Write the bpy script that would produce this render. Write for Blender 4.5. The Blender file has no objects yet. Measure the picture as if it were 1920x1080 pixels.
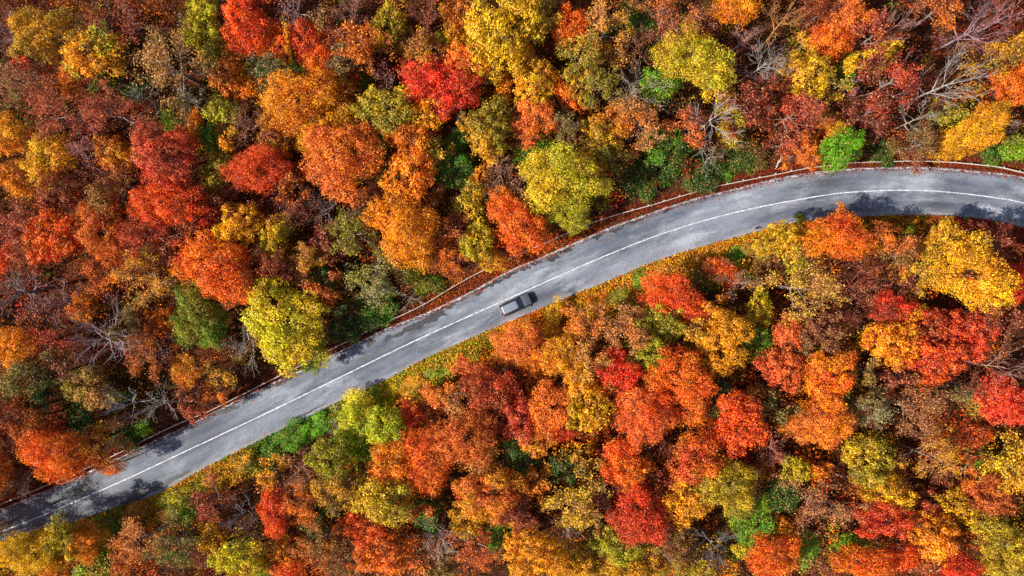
import bpy, math, random
import numpy as np
from mathutils import Vector, Matrix

# ---------------------------------------------------------------- camera, light, exposure
scene = bpy.context.scene
H = 100.0                                   # drone height above the road, metres
W_AT_ROAD = 150.0                           # metres of road level seen across the frame
cam_d = bpy.data.cameras.new('camera')
cam_d.sensor_width = 36.0
cam_d.lens = 24.0
cam_d.clip_start = 1.0
cam_d.clip_end = 5000.0
cam = bpy.data.objects.new('camera', cam_d)
cam.location = (0, 0, H)
cam.rotation_euler = (0, 0, 0)
scene.collection.objects.link(cam)
scene.camera = cam

SUN_EL = math.radians(38)
SUN_AZ = math.radians(200)                  # direction towards the sun, counter-clockwise from +X
to_sun = Vector((math.cos(SUN_EL) * math.cos(SUN_AZ), math.cos(SUN_EL) * math.sin(SUN_AZ), math.sin(SUN_EL)))
world = bpy.data.worlds.new('World')
scene.world = world
world.use_nodes = True
wn = world.node_tree
bg = wn.nodes['Background']
sky = wn.nodes.new('ShaderNodeTexSky')
sky.sky_type = 'NISHITA'
sky.sun_disc = False
sky.sun_elevation = SUN_EL
sky.sun_rotation = math.atan2(to_sun.x, to_sun.y)
wn.links.new(sky.outputs[0], bg.inputs[0])
bg.inputs[1].default_value = 0.088
sun_d = bpy.data.lights.new('sun', 'SUN')
sun_d.energy = 4.8
sun_d.angle = math.radians(0.5)
sun_d.color = (1.0, 0.93, 0.82)
sun = bpy.data.objects.new('sun', sun_d)
sun.rotation_euler = (-to_sun).to_track_quat('-Z', 'Y').to_euler()
sun.location = (-60, -10, 80)
scene.collection.objects.link(sun)

scene.view_settings.view_transform = 'Standard'
scene.view_settings.look = 'None'
scene.view_settings.exposure = 1.1
scene.view_settings.gamma = 1.0
scene.view_settings.use_curve_mapping = False
scene.render.engine = 'CYCLES'
scene.cycles.max_bounces = 6
scene.cycles.diffuse_bounces = 3
scene.cycles.glossy_bounces = 2
scene.cycles.transmission_bounces = 4
scene.cycles.caustics_reflective = False
scene.cycles.caustics_refractive = False

C = scene.collection
rng = np.random.default_rng(7)
random.seed(7)

def at(px, py, z=0.0):
    """A place in the photograph, in pixels of 1920 x 1080, as a point at height z."""
    k = W_AT_ROAD / 1920.0 * (H - z) / H
    return ((px - 960.0) * k, -(py - 540.0) * k, z)

# ---------------------------------------------------------------- colours and materials
COL = {
 'scarlet': (0.850, 0.012, 0.004), 'red': (0.720, 0.026, 0.004), 'verm': (0.800, 0.080, 0.004), 'redr': (0.600, 0.042, 0.014),
 'orange': (0.800, 0.185, 0.004), 'orange2': (0.880, 0.260, 0.003), 'salmon': (0.780, 0.165, 0.030), 'amber': (0.820, 0.310, 0.004),
 'gold': (0.680, 0.300, 0.005), 'yellow': (0.600, 0.375, 0.006), 'yellow2': (0.820, 0.435, 0.004), 'lime2': (0.470, 0.440, 0.008),
 'lime3': (0.620, 0.560, 0.005), 'lime': (0.260, 0.420, 0.012), 'oliveg': (0.270, 0.245, 0.014), 'olive': (0.300, 0.215, 0.014),
 'oliveb': (0.190, 0.125, 0.024), 'green': (0.075, 0.250, 0.006), 'greenb': (0.150, 0.440, 0.006), 'green2': (0.036, 0.125, 0.007),
 'dgreen': (0.016, 0.078, 0.009), 'rust': (0.310, 0.042, 0.008), 'rustl': (0.520, 0.115, 0.008), 'maroon': (0.155, 0.014, 0.010),  # rust and maroon darkened: upper-left shade put into the leaf colour
 'brown': (0.250, 0.058, 0.028), 'tan': (0.520, 0.220, 0.060), 'pinkr': (0.480, 0.080, 0.042), 'pinkt': (0.360, 0.175, 0.130),
 'mauve': (0.330, 0.200, 0.225), 'lilac': (0.420, 0.310, 0.340), 'greyt': (0.330, 0.290, 0.270), 'greyd': (0.200, 0.170, 0.175),
 'greyg': (0.28, 0.270, 0.160), 'beige': (0.350, 0.290, 0.220), 'white': (0.400, 0.340, 0.320), 'bark': (0.120, 0.085, 0.060),
}

# the few leaves left on grey trees are dull, unlike their pale twigs
LEAF = {**COL, 'greyt': (0.150, 0.130, 0.050), 'greyd': (0.095, 0.075, 0.045), 'mauve': (0.20, 0.055, 0.045), 'pinkt': (0.36, 0.110, 0.060), 'lilac': (0.20, 0.10, 0.09), 'greyg': (0.25, 0.26, 0.12)}

def new_mat(name):
    m = bpy.data.materials.new(name)
    m.use_nodes = True
    nt = m.node_tree
    nt.nodes.clear()
    out = nt.nodes.new('ShaderNodeOutputMaterial')
    return m, nt, out

def N(nt, t, **kw):
    n = nt.nodes.new(t)
    for k, v in kw.items():
        if k.startswith('i'):
            n.inputs[int(k[1:])].default_value = v
        else:
            setattr(n, k, v)
    return n

def math_node(nt, op, a, b=None, clamp=False):
    n = nt.nodes.new('ShaderNodeMath'); n.operation = op; n.use_clamp = clamp
    for i, v in enumerate((a, b)):
        if v is None: continue
        if isinstance(v, (int, float)): n.inputs[i].default_value = v
        else: nt.links.new(v, n.inputs[i])
    return n.outputs[0]

def mix_col(nt, fac, a, b, blend='MIX'):
    n = nt.nodes.new('ShaderNodeMix'); n.data_type = 'RGBA'; n.blend_type = blend
    for s, v in ((0, fac), (6, a), (7, b)):
        if isinstance(v, (int, float)): n.inputs[s].default_value = v
        elif isinstance(v, tuple): n.inputs[s].default_value = (*v, 1) if len(v) == 3 else v
        else: nt.links.new(v, n.inputs[s])
    return n.outputs[2]

def leaf_shader(nt, out, col, transl=0.35, rough=0.55, gloss=0.012):
    d = N(nt, 'ShaderNodeBsdfDiffuse'); t = N(nt, 'ShaderNodeBsdfTranslucent')
    g = N(nt, 'ShaderNodeBsdfGlossy'); g.inputs['Roughness'].default_value = rough
    g.inputs['Color'].default_value = (0.9, 0.9, 0.9, 1)
    nt.links.new(col, d.inputs[0]); nt.links.new(col, t.inputs[0])
    m1 = N(nt, 'ShaderNodeMixShader', i0=transl); m2 = N(nt, 'ShaderNodeMixShader', i0=gloss)
    nt.links.new(d.outputs[0], m1.inputs[1]); nt.links.new(t.outputs[0], m1.inputs[2])
    nt.links.new(m1.outputs[0], m2.inputs[1]); nt.links.new(g.outputs[0], m2.inputs[2])
    nt.links.new(m2.outputs[0], out.inputs[0])

def make_foliage():
    """One leaf material for every tree: the two leaf colours come from the tree itself, the spread between them from each leaf and bough."""
    m, nt, out = new_mat('autumn_leaf')
    oi = N(nt, 'ShaderNodeObjectInfo')
    tint = N(nt, 'ShaderNodeAttribute', attribute_type='OBJECT', attribute_name='tint')
    rnd = N(nt, 'ShaderNodeAttribute', attribute_type='GEOMETRY', attribute_name='leaf')
    sep = N(nt, 'ShaderNodeSeparateXYZ'); nt.links.new(rnd.outputs['Vector'], sep.inputs[0])
    r, g, b = sep.outputs
    tc = N(nt, 'ShaderNodeTexCoord')
    no = N(nt, 'ShaderNodeTexNoise'); no.noise_dimensions = '4D'
    no.inputs['Scale'].default_value = 0.22; no.inputs['Detail'].default_value = 1.5
    nt.links.new(tc.outputs['Object'], no.inputs['Vector'])
    nt.links.new(math_node(nt, 'MULTIPLY', oi.outputs['Random'], 50.0), no.inputs['W'])
    # share of the second colour: by bough, by leaf and by a soft region of the crown
    f = math_node(nt, 'MULTIPLY', math_node(nt, 'SUBTRACT', no.outputs[0], 0.48), 4.2)
    f = math_node(nt, 'ADD', f, math_node(nt, 'MULTIPLY', g, 0.75))
    f = math_node(nt, 'ADD', f, math_node(nt, 'MULTIPLY', math_node(nt, 'SUBTRACT', r, 0.5), 0.9), clamp=True)
    col = mix_col(nt, f, oi.outputs['Color'], tint.outputs['Color'])
    hs = N(nt, 'ShaderNodeHueSaturation')
    nt.links.new(math_node(nt, 'ADD', 0.5, math_node(nt, 'MULTIPLY', math_node(nt, 'SUBTRACT', b, 0.5), 0.035)), hs.inputs['Hue'])
    hs.inputs['Saturation'].default_value = 1.0
    # old leaves dull, fresh leaves pale
    tone = math_node(nt, 'ADD', 0.42, math_node(nt, 'MULTIPLY', math_node(nt, 'POWER', b, 1.4), 1.25))
    # whole boughs turn at different times
    bough = math_node(nt, 'ADD', 0.72, math_node(nt, 'MULTIPLY', math_node(nt, 'FRACT', math_node(nt, 'MULTIPLY', g, 7.3)), 0.5))
    nt.links.new(math_node(nt, 'MULTIPLY', tone, bough), hs.inputs['Value'])
    nt.links.new(col, hs.inputs['Color'])
    # a few leaves show a pale dry underside
    pale = math_node(nt, 'MULTIPLY', math_node(nt, 'GREATER_THAN', r, 0.78), 0.36)
    col2 = mix_col(nt, pale, hs.outputs[0], (0.95, 0.44, 0.20))
    leaf_shader(nt, out, col2)
    return m

def make_bark():
    m, nt, out = new_mat('bark')
    oi = N(nt, 'ShaderNodeObjectInfo')
    tc = N(nt, 'ShaderNodeTexCoord')
    no = N(nt, 'ShaderNodeTexNoise'); no.inputs['Scale'].default_value = 1.6; no.inputs['Detail'].default_value = 5
    nt.links.new(tc.outputs['Object'], no.inputs['Vector'])
    dark = mix_col(nt, 1.0, oi.outputs['Color'], (0.45, 0.45, 0.42), 'MULTIPLY')
    col = mix_col(nt, math_node(nt, 'MULTIPLY', math_node(nt, 'SUBTRACT', no.outputs[0], 0.25), 2.0, clamp=True), dark, oi.outputs['Color'])
    b = N(nt, 'ShaderNodeBsdfPrincipled'); b.inputs['Roughness'].default_value = 0.9
    nt.links.new(col, b.inputs['Base Color']); nt.links.new(b.outputs[0], out.inputs[0])
    return m

def make_litter_leaf():
    """Fallen leaves and verge herbs: each leaf carries its own colour."""
    m, nt, out = new_mat('fallen_leaf')
    a = N(nt, 'ShaderNodeAttribute', attribute_type='GEOMETRY', attribute_name='hue')
    leaf_shader(nt, out, a.outputs['Color'], 0.2)
    return m

def simple(name, col, rough=0.6, metal=0.0, spec=0.5, emit=None, coat=0.0, noise=0.0, scale=8.0):
    m, nt, out = new_mat(name)
    b = N(nt, 'ShaderNodeBsdfPrincipled')
    b.inputs['Roughness'].default_value = rough; b.inputs['Metallic'].default_value = metal
    b.inputs['Specular IOR Level'].default_value = spec; b.inputs['Coat Weight'].default_value = coat
    if noise:
        tc = N(nt, 'ShaderNodeTexCoord'); no = N(nt, 'ShaderNodeTexNoise')
        no.inputs['Scale'].default_value = scale; no.inputs['Detail'].default_value = 6
        nt.links.new(tc.outputs['Object'], no.inputs['Vector'])
        c = mix_col(nt, math_node(nt, 'MULTIPLY', math_node(nt, 'SUBTRACT', no.outputs[0], 0.3), 2.5, clamp=True),
                    tuple(x * (1 - noise) for x in col), tuple(min(1, x * (1 + noise * 0.5)) for x in col))
        nt.links.new(c, b.inputs['Base Color'])
    else:
        b.inputs['Base Color'].default_value = (*col, 1)
    nt.links.new(b.outputs[0], out.inputs[0])
    return m

def make_ground():
    m, nt, out = new_mat('forest_soil')
    tc = N(nt, 'ShaderNodeTexCoord')
    n1 = N(nt, 'ShaderNodeTexNoise'); n1.inputs['Scale'].default_value = 0.09; n1.inputs['Detail'].default_value = 4
    n2 = N(nt, 'ShaderNodeTexNoise'); n2.inputs['Scale'].default_value = 2.2; n2.inputs['Detail'].default_value = 8
    v = N(nt, 'ShaderNodeTexVoronoi'); v.inputs['Scale'].default_value = 4.5
    for n in (n1, n2, v): nt.links.new(tc.outputs['Object'], n.inputs['Vector'])
    c1 = mix_col(nt, n1.outputs[0], (0.040, 0.018, 0.012), (0.085, 0.028, 0.012))
    cr = N(nt, 'ShaderNodeValToRGB'); e = cr.color_ramp.elements
    e[0].color = (0.025, 0.014, 0.010, 1); e[1].color = (0.15, 0.05, 0.014, 1)
    e.new(0.5).color = (0.055, 0.020, 0.010, 1)
    vs = N(nt, 'ShaderNodeSeparateColor'); nt.links.new(v.outputs['Color'], vs.inputs[0])
    nt.links.new(vs.outputs[0], cr.inputs[0])
    c2 = mix_col(nt, 0.55, c1, cr.outputs[0])
    c3 = mix_col(nt, math_node(nt, 'MULTIPLY', n2.outputs[0], 0.5), c2, (0.035, 0.022, 0.012))
    b = N(nt, 'ShaderNodeBsdfDiffuse'); nt.links.new(c3, b.inputs[0])
    bp = N(nt, 'ShaderNodeBump'); bp.inputs['Distance'].default_value = 0.12
    nt.links.new(v.outputs['Distance'], bp.inputs['Height']); nt.links.new(bp.outputs[0], b.inputs['Normal'])
    nt.links.new(b.outputs[0], out.inputs[0])
    return m

def make_asphalt():
    """UV: u along the road in metres / 10, v across from the valley edge (0) to the guardrail edge (1)."""
    m, nt, out = new_mat('worn_asphalt')
    uv = N(nt, 'ShaderNodeUVMap'); uv.uv_map = 'UVMap'
    sep = N(nt, 'ShaderNodeSeparateXYZ'); nt.links.new(uv.outputs[0], sep.inputs[0])
    u, v = sep.outputs[0], sep.outputs[1]
    def noise(su, sv, detail=4, seed=0.0, rough=0.55):
        cb = N(nt, 'ShaderNodeCombineXYZ')
        nt.links.new(math_node(nt, 'ADD', math_node(nt, 'MULTIPLY', u, su), seed), cb.inputs[0])
        nt.links.new(math_node(nt, 'MULTIPLY', v, sv), cb.inputs[1])
        n = N(nt, 'ShaderNodeTexNoise'); n.inputs['Scale'].default_value = 1.0
        n.inputs['Detail'].default_value = detail; n.inputs['Roughness'].default_value = rough
        nt.links.new(cb.outputs[0], n.inputs['Vector'])
        return n.outputs[0]
    def ramp(x, lo, hi):
        n = N(nt, 'ShaderNodeMapRange'); n.interpolation_type = 'SMOOTHSTEP'
        n.inputs[1].default_value = lo; n.inputs[2].default_value = hi
        nt.links.new(x, n.inputs[0]); return n.outputs[0]
    tc = N(nt, 'ShaderNodeTexCoord')
    base = mix_col(nt, ramp(noise(0.55, 1.3, 6, 3.1, 0.6), 0.38, 0.62), (0.062, 0.073, 0.100), (0.155, 0.176, 0.218))
    # pale dusty swathes and darker worn ones, stretched along the road
    base = mix_col(nt, math_node(nt, 'MULTIPLY', ramp(noise(1.1, 2.6, 7, 9.0, 0.62), 0.47, 0.68), 0.8), base, (0.285, 0.310, 0.355))
    base = mix_col(nt, math_node(nt, 'MULTIPLY', ramp(noise(0.8, 2.2, 7, 21.0, 0.66), 0.50, 0.66), 0.75), base, (0.040, 0.045, 0.056))
    # soft shade over the straight, painted into the asphalt as a darker tone
    straight_shade = N(nt, 'ShaderNodeMapRange'); straight_shade.inputs[1].default_value = 12.5; straight_shade.inputs[2].default_value = 7.0
    nt.links.new(math_node(nt, 'ADD', u, math_node(nt, 'MULTIPLY', noise(0.6, 1.6, 4, 90.0), 3.0)), straight_shade.inputs[0])
    base = mix_col(nt, math_node(nt, 'MULTIPLY', straight_shade.outputs[0], 0.65, clamp=True), base, (0.052, 0.059, 0.075))
    # wheel tracks
    w1 = math_node(nt, 'ABSOLUTE', math_node(nt, 'SINE', math_node(nt, 'MULTIPLY', v, 4 * math.pi)))
    base = mix_col(nt, math_node(nt, 'MULTIPLY', ramp(w1, 0.6, 1.0), 0.24), base, (0.16, 0.165, 0.178))
    # dust gathered along the valley edge, damp dark band along the guardrail edge
    edge = math_node(nt, 'ADD', v, math_node(nt, 'MULTIPLY', math_node(nt, 'SUBTRACT', noise(4.0, 1.0, 5, 40.0), 0.5), 0.16))
    low = ramp(edge, 0.13, 0.02)
    lowi = N(nt, 'ShaderNodeMapRange'); lowi.inputs[1].default_value = 0.14; lowi.inputs[2].default_value = 0.02
    nt.links.new(edge, lowi.inputs[0])
    base = mix_col(nt, math_node(nt, 'MULTIPLY', lowi.outputs[0], 0.5, clamp=True), base, (0.27, 0.275, 0.285))
    up = ramp(edge, 0.86, 1.0)
    base = mix_col(nt, math_node(nt, 'MULTIPLY', up, math_node(nt, 'MULTIPLY', ramp(noise(1.2, 0.6, 5, 60.0), 0.42, 0.6), 0.75)), base, (0.034, 0.037, 0.045))
    # grain
    g = N(nt, 'ShaderNodeTexNoise'); g.inputs['Scale'].default_value = 5.5; g.inputs['Detail'].default_value = 6
    g.inputs['Roughness'].default_value = 0.75
    nt.links.new(tc.outputs['Object'], g.inputs['Vector'])
    base = mix_col(nt, 0.55, base, mix_col(nt, ramp(g.outputs[0], 0.3, 0.7), (0.55, 0.55, 0.55), (1.45, 1.45, 1.45)), 'MULTIPLY')
    # thin wandering cracks
    ck = N(nt, 'ShaderNodeTexVoronoi'); ck.feature = 'DISTANCE_TO_EDGE'; ck.inputs['Scale'].default_value = 0.16
    wob = N(nt, 'ShaderNodeTexNoise'); wob.inputs['Scale'].default_value = 0.5; wob.inputs['Detail'].default_value = 4
    nt.links.new(tc.outputs['Object'], wob.inputs['Vector'])
    va = N(nt, 'ShaderNodeVectorMath', operation='MULTIPLY_ADD'); va.inputs[1].default_value = (5, 5, 0)
    nt.links.new(wob.outputs['Color'], va.inputs[0]); nt.links.new(tc.outputs['Object'], va.inputs[2])
    nt.links.new(va.outputs[0], ck.inputs['Vector'])
    crk = N(nt, 'ShaderNodeMapRange'); crk.inputs[1].default_value = 0.012; crk.inputs[2].default_value = 0.003
    nt.links.new(ck.outputs['Distance'], crk.inputs[0])
    crm = math_node(nt, 'MULTIPLY', crk.outputs[0], ramp(noise(0.7, 1.0, 2, 77.0), 0.5, 0.6))
    base = mix_col(nt, math_node(nt, 'MULTIPLY', crm, 0.45), base, (0.04, 0.042, 0.05))
    b = N(nt, 'ShaderNodeBsdfPrincipled'); b.inputs['Roughness'].default_value = 0.75
    b.inputs['Specular IOR Level'].default_value = 0.25
    nt.links.new(base, b.inputs['Base Color'])
    bp = N(nt, 'ShaderNodeBump'); bp.inputs['Distance'].default_value = 0.03; bp.inputs['Strength'].default_value = 0.5
    nt.links.new(g.outputs[0], bp.inputs['Height']); nt.links.new(bp.outputs[0], b.inputs['Normal'])
    nt.links.new(b.outputs[0], out.inputs[0])
    return m

MAT = {
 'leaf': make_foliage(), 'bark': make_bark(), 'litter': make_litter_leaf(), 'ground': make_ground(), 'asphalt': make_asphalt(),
 'line': simple('white_road_paint', (0.50, 0.51, 0.53), 0.7, noise=0.55, scale=2.6),
 'kerb': simple('old_concrete', (0.36, 0.36, 0.37), 0.9, noise=0.6, scale=1.5),
 'tar': simple('tar', (0.022, 0.025, 0.032), 0.65, noise=0.6, scale=1.8),
 'rail': simple('galvanised_steel', (0.47, 0.37, 0.31), 0.55, metal=0.0, noise=0.25, scale=1.5),
 'post': simple('post_steel', (0.34, 0.31, 0.29), 0.6, noise=0.2, scale=4.0),
 'paint': simple('dark_grey_car_paint', (0.035, 0.040, 0.050), 0.38, metal=0.4, coat=0.4),
 'roof_sheen': simple('grey_paint_with_sky_sheen', (0.20, 0.23, 0.28), 0.40, metal=0.35, coat=0.3),  # paler and bluer than the body: sky reflection painted into the roof colour
 'hoodpaint': simple('grey_bonnet', (0.10, 0.115, 0.14), 0.42, metal=0.35, coat=0.3),
 'glass': simple('tinted_glass', (0.010, 0.014, 0.022), 0.06, spec=0.8),
 'rubber': simple('tyre_rubber', (0.02, 0.02, 0.02), 0.85),
 'rim': simple('alloy_rim', (0.45, 0.46, 0.48), 0.3, metal=0.9),
 'trim': simple('black_trim', (0.018, 0.018, 0.020), 0.5),
 'ditch_shade': simple('painted_ditch_shade', (0.030, 0.028, 0.028), 0.9, noise=0.7, scale=2.0),  # near-black tone of the painted ditch shadow
 'lamp': simple('headlight_lens', (0.30, 0.32, 0.35), 0.25, spec=0.8),
 'redlamp': simple('tail_lamp_lens', (0.35, 0.012, 0.010), 0.2, spec=0.7),
 'plate': simple('number_plate', (0.70, 0.70, 0.68), 0.5),
 'palewood': simple('weathered_pale_wood', (0.62, 0.55, 0.50), 0.85, noise=0.3, scale=4.0),
}

# ---------------------------------------------------------------- mesh helpers
def mesh_from(name, verts, faces, mat, attr=None, smooth=False, uv=None):
    me = bpy.data.meshes.new(name)
    verts = np.asarray(verts, dtype=np.float32)
    if isinstance(faces, np.ndarray):
        nf, k = faces.shape
        me.vertices.add(len(verts)); me.vertices.foreach_set('co', verts.ravel())
        me.loops.add(nf * k); me.loops.foreach_set('vertex_index', faces.astype(np.int32).ravel())
        me.polygons.add(nf)
        me.polygons.foreach_set('loop_start', np.arange(0, nf * k, k, dtype=np.int32))
        me.polygons.foreach_set('loop_total', np.full(nf, k, dtype=np.int32))
        me.update(calc_edges=True)
    else:
        me.from_pydata([tuple(map(float, v)) for v in verts], [], [tuple(f) for f in faces])
        me.update()
    if attr is not None:
        for aname, kind, data in attr:
            a = me.attributes.new(aname, kind, 'FACE')
            a.data.foreach_set('vector' if kind == 'FLOAT_VECTOR' else 'color', np.asarray(data, dtype=np.float32).ravel())
    if uv is not None:
        l = me.uv_layers.new(name='UVMap')
        idx = np.empty(len(me.loops), dtype=np.int32); me.loops.foreach_get('vertex_index', idx)
        l.data.foreach_set('uv', np.asarray(uv, dtype=np.float32)[idx].ravel())
    me.materials.append(mat)
    if smooth: me.polygons.foreach_set('use_smooth', [True] * len(me.polygons))
    return me

def put(name, me, parent=None, **props):
    o = bpy.data.objects.new(name, me)
    C.objects.link(o)
    if parent is not None: o.parent = parent
    for k, v in props.items(): o[k] = v
    return o

def root(name, loc, rz=0.0, **props):
    o = bpy.data.objects.new(name, None)
    o.empty_display_size = 0.5
    C.objects.link(o)
    o.location = loc; o.rotation_euler = (0, 0, rz)
    for k, v in props.items(): o[k] = v
    return o

def leaf_quads(p, nrm, size, rg, asp=0.7, fold=0.16):
    """Folded leaf sprays at points p facing nrm. Returns verts, faces."""
    n = len(p)
    nrm = nrm / (np.linalg.norm(nrm, axis=1, keepdims=True) + 1e-9)
    t = np.cross(nrm, rg.normal(size=(n, 3))); t /= (np.linalg.norm(t, axis=1, keepdims=True) + 1e-9)
    b = np.cross(nrm, t)
    s = size[:, None]
    V = np.stack([p + t * s * .5, p + b * s * .5 * asp + nrm * s * fold, p - t * s * .5 * rg.uniform(.7, 1, (n, 1)), p - b * s * .5 * asp + nrm * s * fold], axis=1)
    F = np.arange(4 * n).reshape(n, 4)
    return V.reshape(-1, 3), F
# ---------------------------------------------------------------- the road, its edges and the ground
def catmull(pts, per=12):
    P = [np.array(p, float) for p in pts]
    P = [2 * P[0] - P[1]] + P + [2 * P[-1] - P[-2]]
    out = []
    for i in range(1, len(P) - 2):
        for k in range(per):
            t = k / per
            a, b, c, d = P[i - 1], P[i], P[i + 1], P[i + 2]
            out.append(0.5 * ((2 * b) + (c - a) * t + (2 * a - 5 * b + 4 * c - d) * t * t + (3 * b - a - 3 * c + d) * t ** 3))
    out.append(P[-2])
    return np.array(out)

CENTRE = [(-620, 1245), (-300, 1118), (-140, 1054), (0, 998), (100, 958), (233, 900), (333, 853), (480, 784), (612, 720), (780, 638), (960, 557),
          (1127, 483), (1260, 432), (1393, 395), (1540, 367), (1620, 359), (1700, 357), (1773, 360), (1867, 371), (1920, 381), (2050, 414), (2200, 470), (2420, 580)]
LOWER = [(-620, 1262), (-300, 1135), (-140, 1072), (0, 1017), (133, 983), (183, 965), (267, 938), (317, 917), (367, 888), (480, 831), (640, 753), (713, 720), (813, 667),
         (960, 603), (1070, 557), (1160, 520), (1227, 493), (1293, 471), (1440, 431), (1507, 418), (1613, 409), (1690, 406), (1773, 407), (1840, 413), (1920, 430),
         (2050, 468), (2200, 528), (2420, 645)]
UPPER = [(-620, 1200), (-300, 1075), (-140, 1012), (0, 956), (117, 908), (217, 862), (340, 804), (480, 735), (597, 680), (713, 623), (813, 582), (897, 541), (960, 507),
         (1077, 457), (1143, 428), (1200, 408), (1260, 387), (1310, 372), (1360, 360), (1440, 340), (1507, 327), (1590, 318), (1673, 315), (1740, 315), (1840, 323), (1920, 333),
         (2050, 362), (2200, 415), (2420, 520)]
RAIL = [(-300, 1068), (-140, 1003), (0, 946), (117, 898), (217, 852), (323, 800), (393, 770), (480, 727), (560, 687), (617, 657), (713, 610), (790, 573), (863, 530), (910, 506), (1027, 453),
        (1100, 422), (1127, 412), (1193, 392), (1233, 381), (1300, 361), (1370, 344), (1440, 330), (1517, 315), (1607, 305), (1690, 302), (1740, 302), (1807, 306),
        (1873, 313), (1920, 323), (2050, 350), (2200, 402)]
cc, lo, uc, rc = catmull(CENTRE), catmull(LOWER), catmull(UPPER), catmull(RAIL)
def ycurve(c, x): return np.interp(x, c[:, 0], c[:, 1])
K = W_AT_ROAD / 1920.0
def to_px(X, Y): return X / K + 960.0, -Y / K + 540.0

def hill_noise(X, Y):
    return (0.9 * np.sin(X * 0.055 + 1.3) * np.cos(Y * 0.071 + 0.4) + 0.5 * np.sin(X * 0.13 + Y * 0.09) + 0.35 * np.sin(X * 0.21 - Y * 0.17 + 2.0))

def ground_z(X, Y):
    """Level along the road, a bank that falls beyond the guardrail and rolls beyond both edges."""
    X = np.asarray(X, float); Y = np.asarray(Y, float)
    px, py = to_px(X, Y)
    du = (ycurve(uc, px) - py) * K * 0.9        # metres past the guardrail edge
    dl = (py - ycurve(lo, px)) * K * 0.9        # metres past the valley edge
    d = np.maximum(du, dl)
    s = np.clip((d - 1.5) / 10.0, 0, 1); s = s * s * (3 - 2 * s)
    side = np.where(du > 0, -0.9, 0.5)
    return -0.05 + s * (hill_noise(X, Y) + side)

inner = np.arange(-150, 150.1, 1.5)
outer = np.array([160, 175, 200, 240, 300, 420, 700, 1200])
gx = np.concatenate([-outer[::-1], inner, outer])
inner_y = np.arange(-75, 75.1, 1.5)
gy = np.concatenate([-outer[::-1] + 60, inner_y, outer - 60])
gy = np.unique(gy)
XX, YY = np.meshgrid(gx, gy)
ZZ = ground_z(XX, YY)
far = np.clip((np.hypot(XX, YY) - 160) / 300, 0, 1)
ZZ = ZZ * (1 - far) - 0.05 * far
V = np.stack([XX.ravel(), YY.ravel(), ZZ.ravel()], 1)
nx, ny = len(gx), len(gy)
ii, jj = np.meshgrid(np.arange(nx - 1), np.arange(ny - 1))
a = (jj * nx + ii).ravel()
put('ground', mesh_from('ground', V, np.stack([a, a + 1, a + nx + 1, a + nx], 1), MAT['ground'], smooth=True), kind='structure')

# road sheet
xs = np.arange(-610, 2410, 6.0)
ylo, yup, ycn = ycurve(lo, xs), ycurve(uc, xs), ycurve(cc, xs)
cl = np.stack([xs, ycn], 1)
arc = np.concatenate([[0], np.cumsum(np.hypot(*np.diff(cl, axis=0).T))]) * K
rows = 9
Vr, UVr = [], []
wob_lo = 1.6 * np.sin(xs * 0.11) + 1.2 * np.sin(xs * 0.27 + 1)
for j in range(rows):
    v = j / (rows - 1)
    y = (ylo + 2.0) * (1 - v) + (yup - 2.5) * v
    if j == 0: y = y + 0.5 * wob_lo
    p = np.stack([(xs - 960) * K, -(y - 540) * K, np.full_like(xs, 0.02 + 0.06 * math.sin(v * math.pi))], 1)
    Vr.append(p); UVr.append(np.stack([arc / 10.0, np.full_like(xs, v)], 1))
Vr = np.concatenate(Vr); UVr = np.concatenate(UVr)
m = len(xs)
ii, jj = np.meshgrid(np.arange(m - 1), np.arange(rows - 1))
a = (jj * m + ii).ravel()
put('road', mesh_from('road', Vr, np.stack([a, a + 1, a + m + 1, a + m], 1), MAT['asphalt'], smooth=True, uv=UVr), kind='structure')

def crown_z(px, py):
    """Height of the road's slightly arched surface."""
    v = (ycurve(lo, px) + 2.0 - py) / (ycurve(lo, px) - ycurve(uc, px) + 4.5)
    v = np.clip(v, 0, 1) * (rows - 1)
    f = np.floor(v); t = v - f
    return 0.02 + 0.06 * (np.sin(f / (rows - 1) * np.pi) * (1 - t) + np.sin(np.minimum(f + 1, rows - 1) / (rows - 1) * np.pi) * t)

def ribbon(name, curve, halfw, z, mat, jag=0.0, lift=None, x0=-600, x1=2400, seed=1, off=0.0, thick=0.0, **props):
    """A strip along a curve given in photo pixels; halfw in metres."""
    rg = np.random.default_rng(seed)
    px = np.arange(x0, x1, 5.0)
    py = ycurve(curve, px)
    P = np.stack([(px - 960) * K, -(py - 540) * K], 1)
    T = np.gradient(P, axis=0); T /= np.linalg.norm(T, axis=1, keepdims=True)
    Nn = np.stack([-T[:, 1], T[:, 0]], 1)
    P = P + Nn * off
    h1 = halfw + rg.normal(0, jag, len(px)); h2 = halfw + rg.normal(0, jag, len(px))
    A, B = P - Nn * h1[:, None], P + Nn * h2[:, None]
    def zz(Q):
        if lift: 
            qx, qy = to_px(Q[:, 0], Q[:, 1]); return crown_z(qx, qy) + z
        return np.full(len(Q), z)
    k = len(px)
    if thick <= 0:
        Vv = np.concatenate([np.column_stack([A, zz(A)]), np.column_stack([B, zz(B)])])
        i = np.arange(k - 1)
        F = np.stack([i, i + 1, i + 1 + k, i + k], 1)
    else:
        za, zb = zz(A), zz(B)
        Vv = np.concatenate([np.column_stack([A, za - thick]), np.column_stack([A, za]), np.column_stack([B, zb]), np.column_stack([B, zb - thick])])
        i = np.arange(k - 1)
        F = np.concatenate([np.stack([i + a0 * k, i + 1 + a0 * k, i + 1 + (a0 + 1) * k, i + (a0 + 1) * k], 1) for a0 in range(3)])
    return put(name, mesh_from(name, Vv, F, mat), **props)

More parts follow.
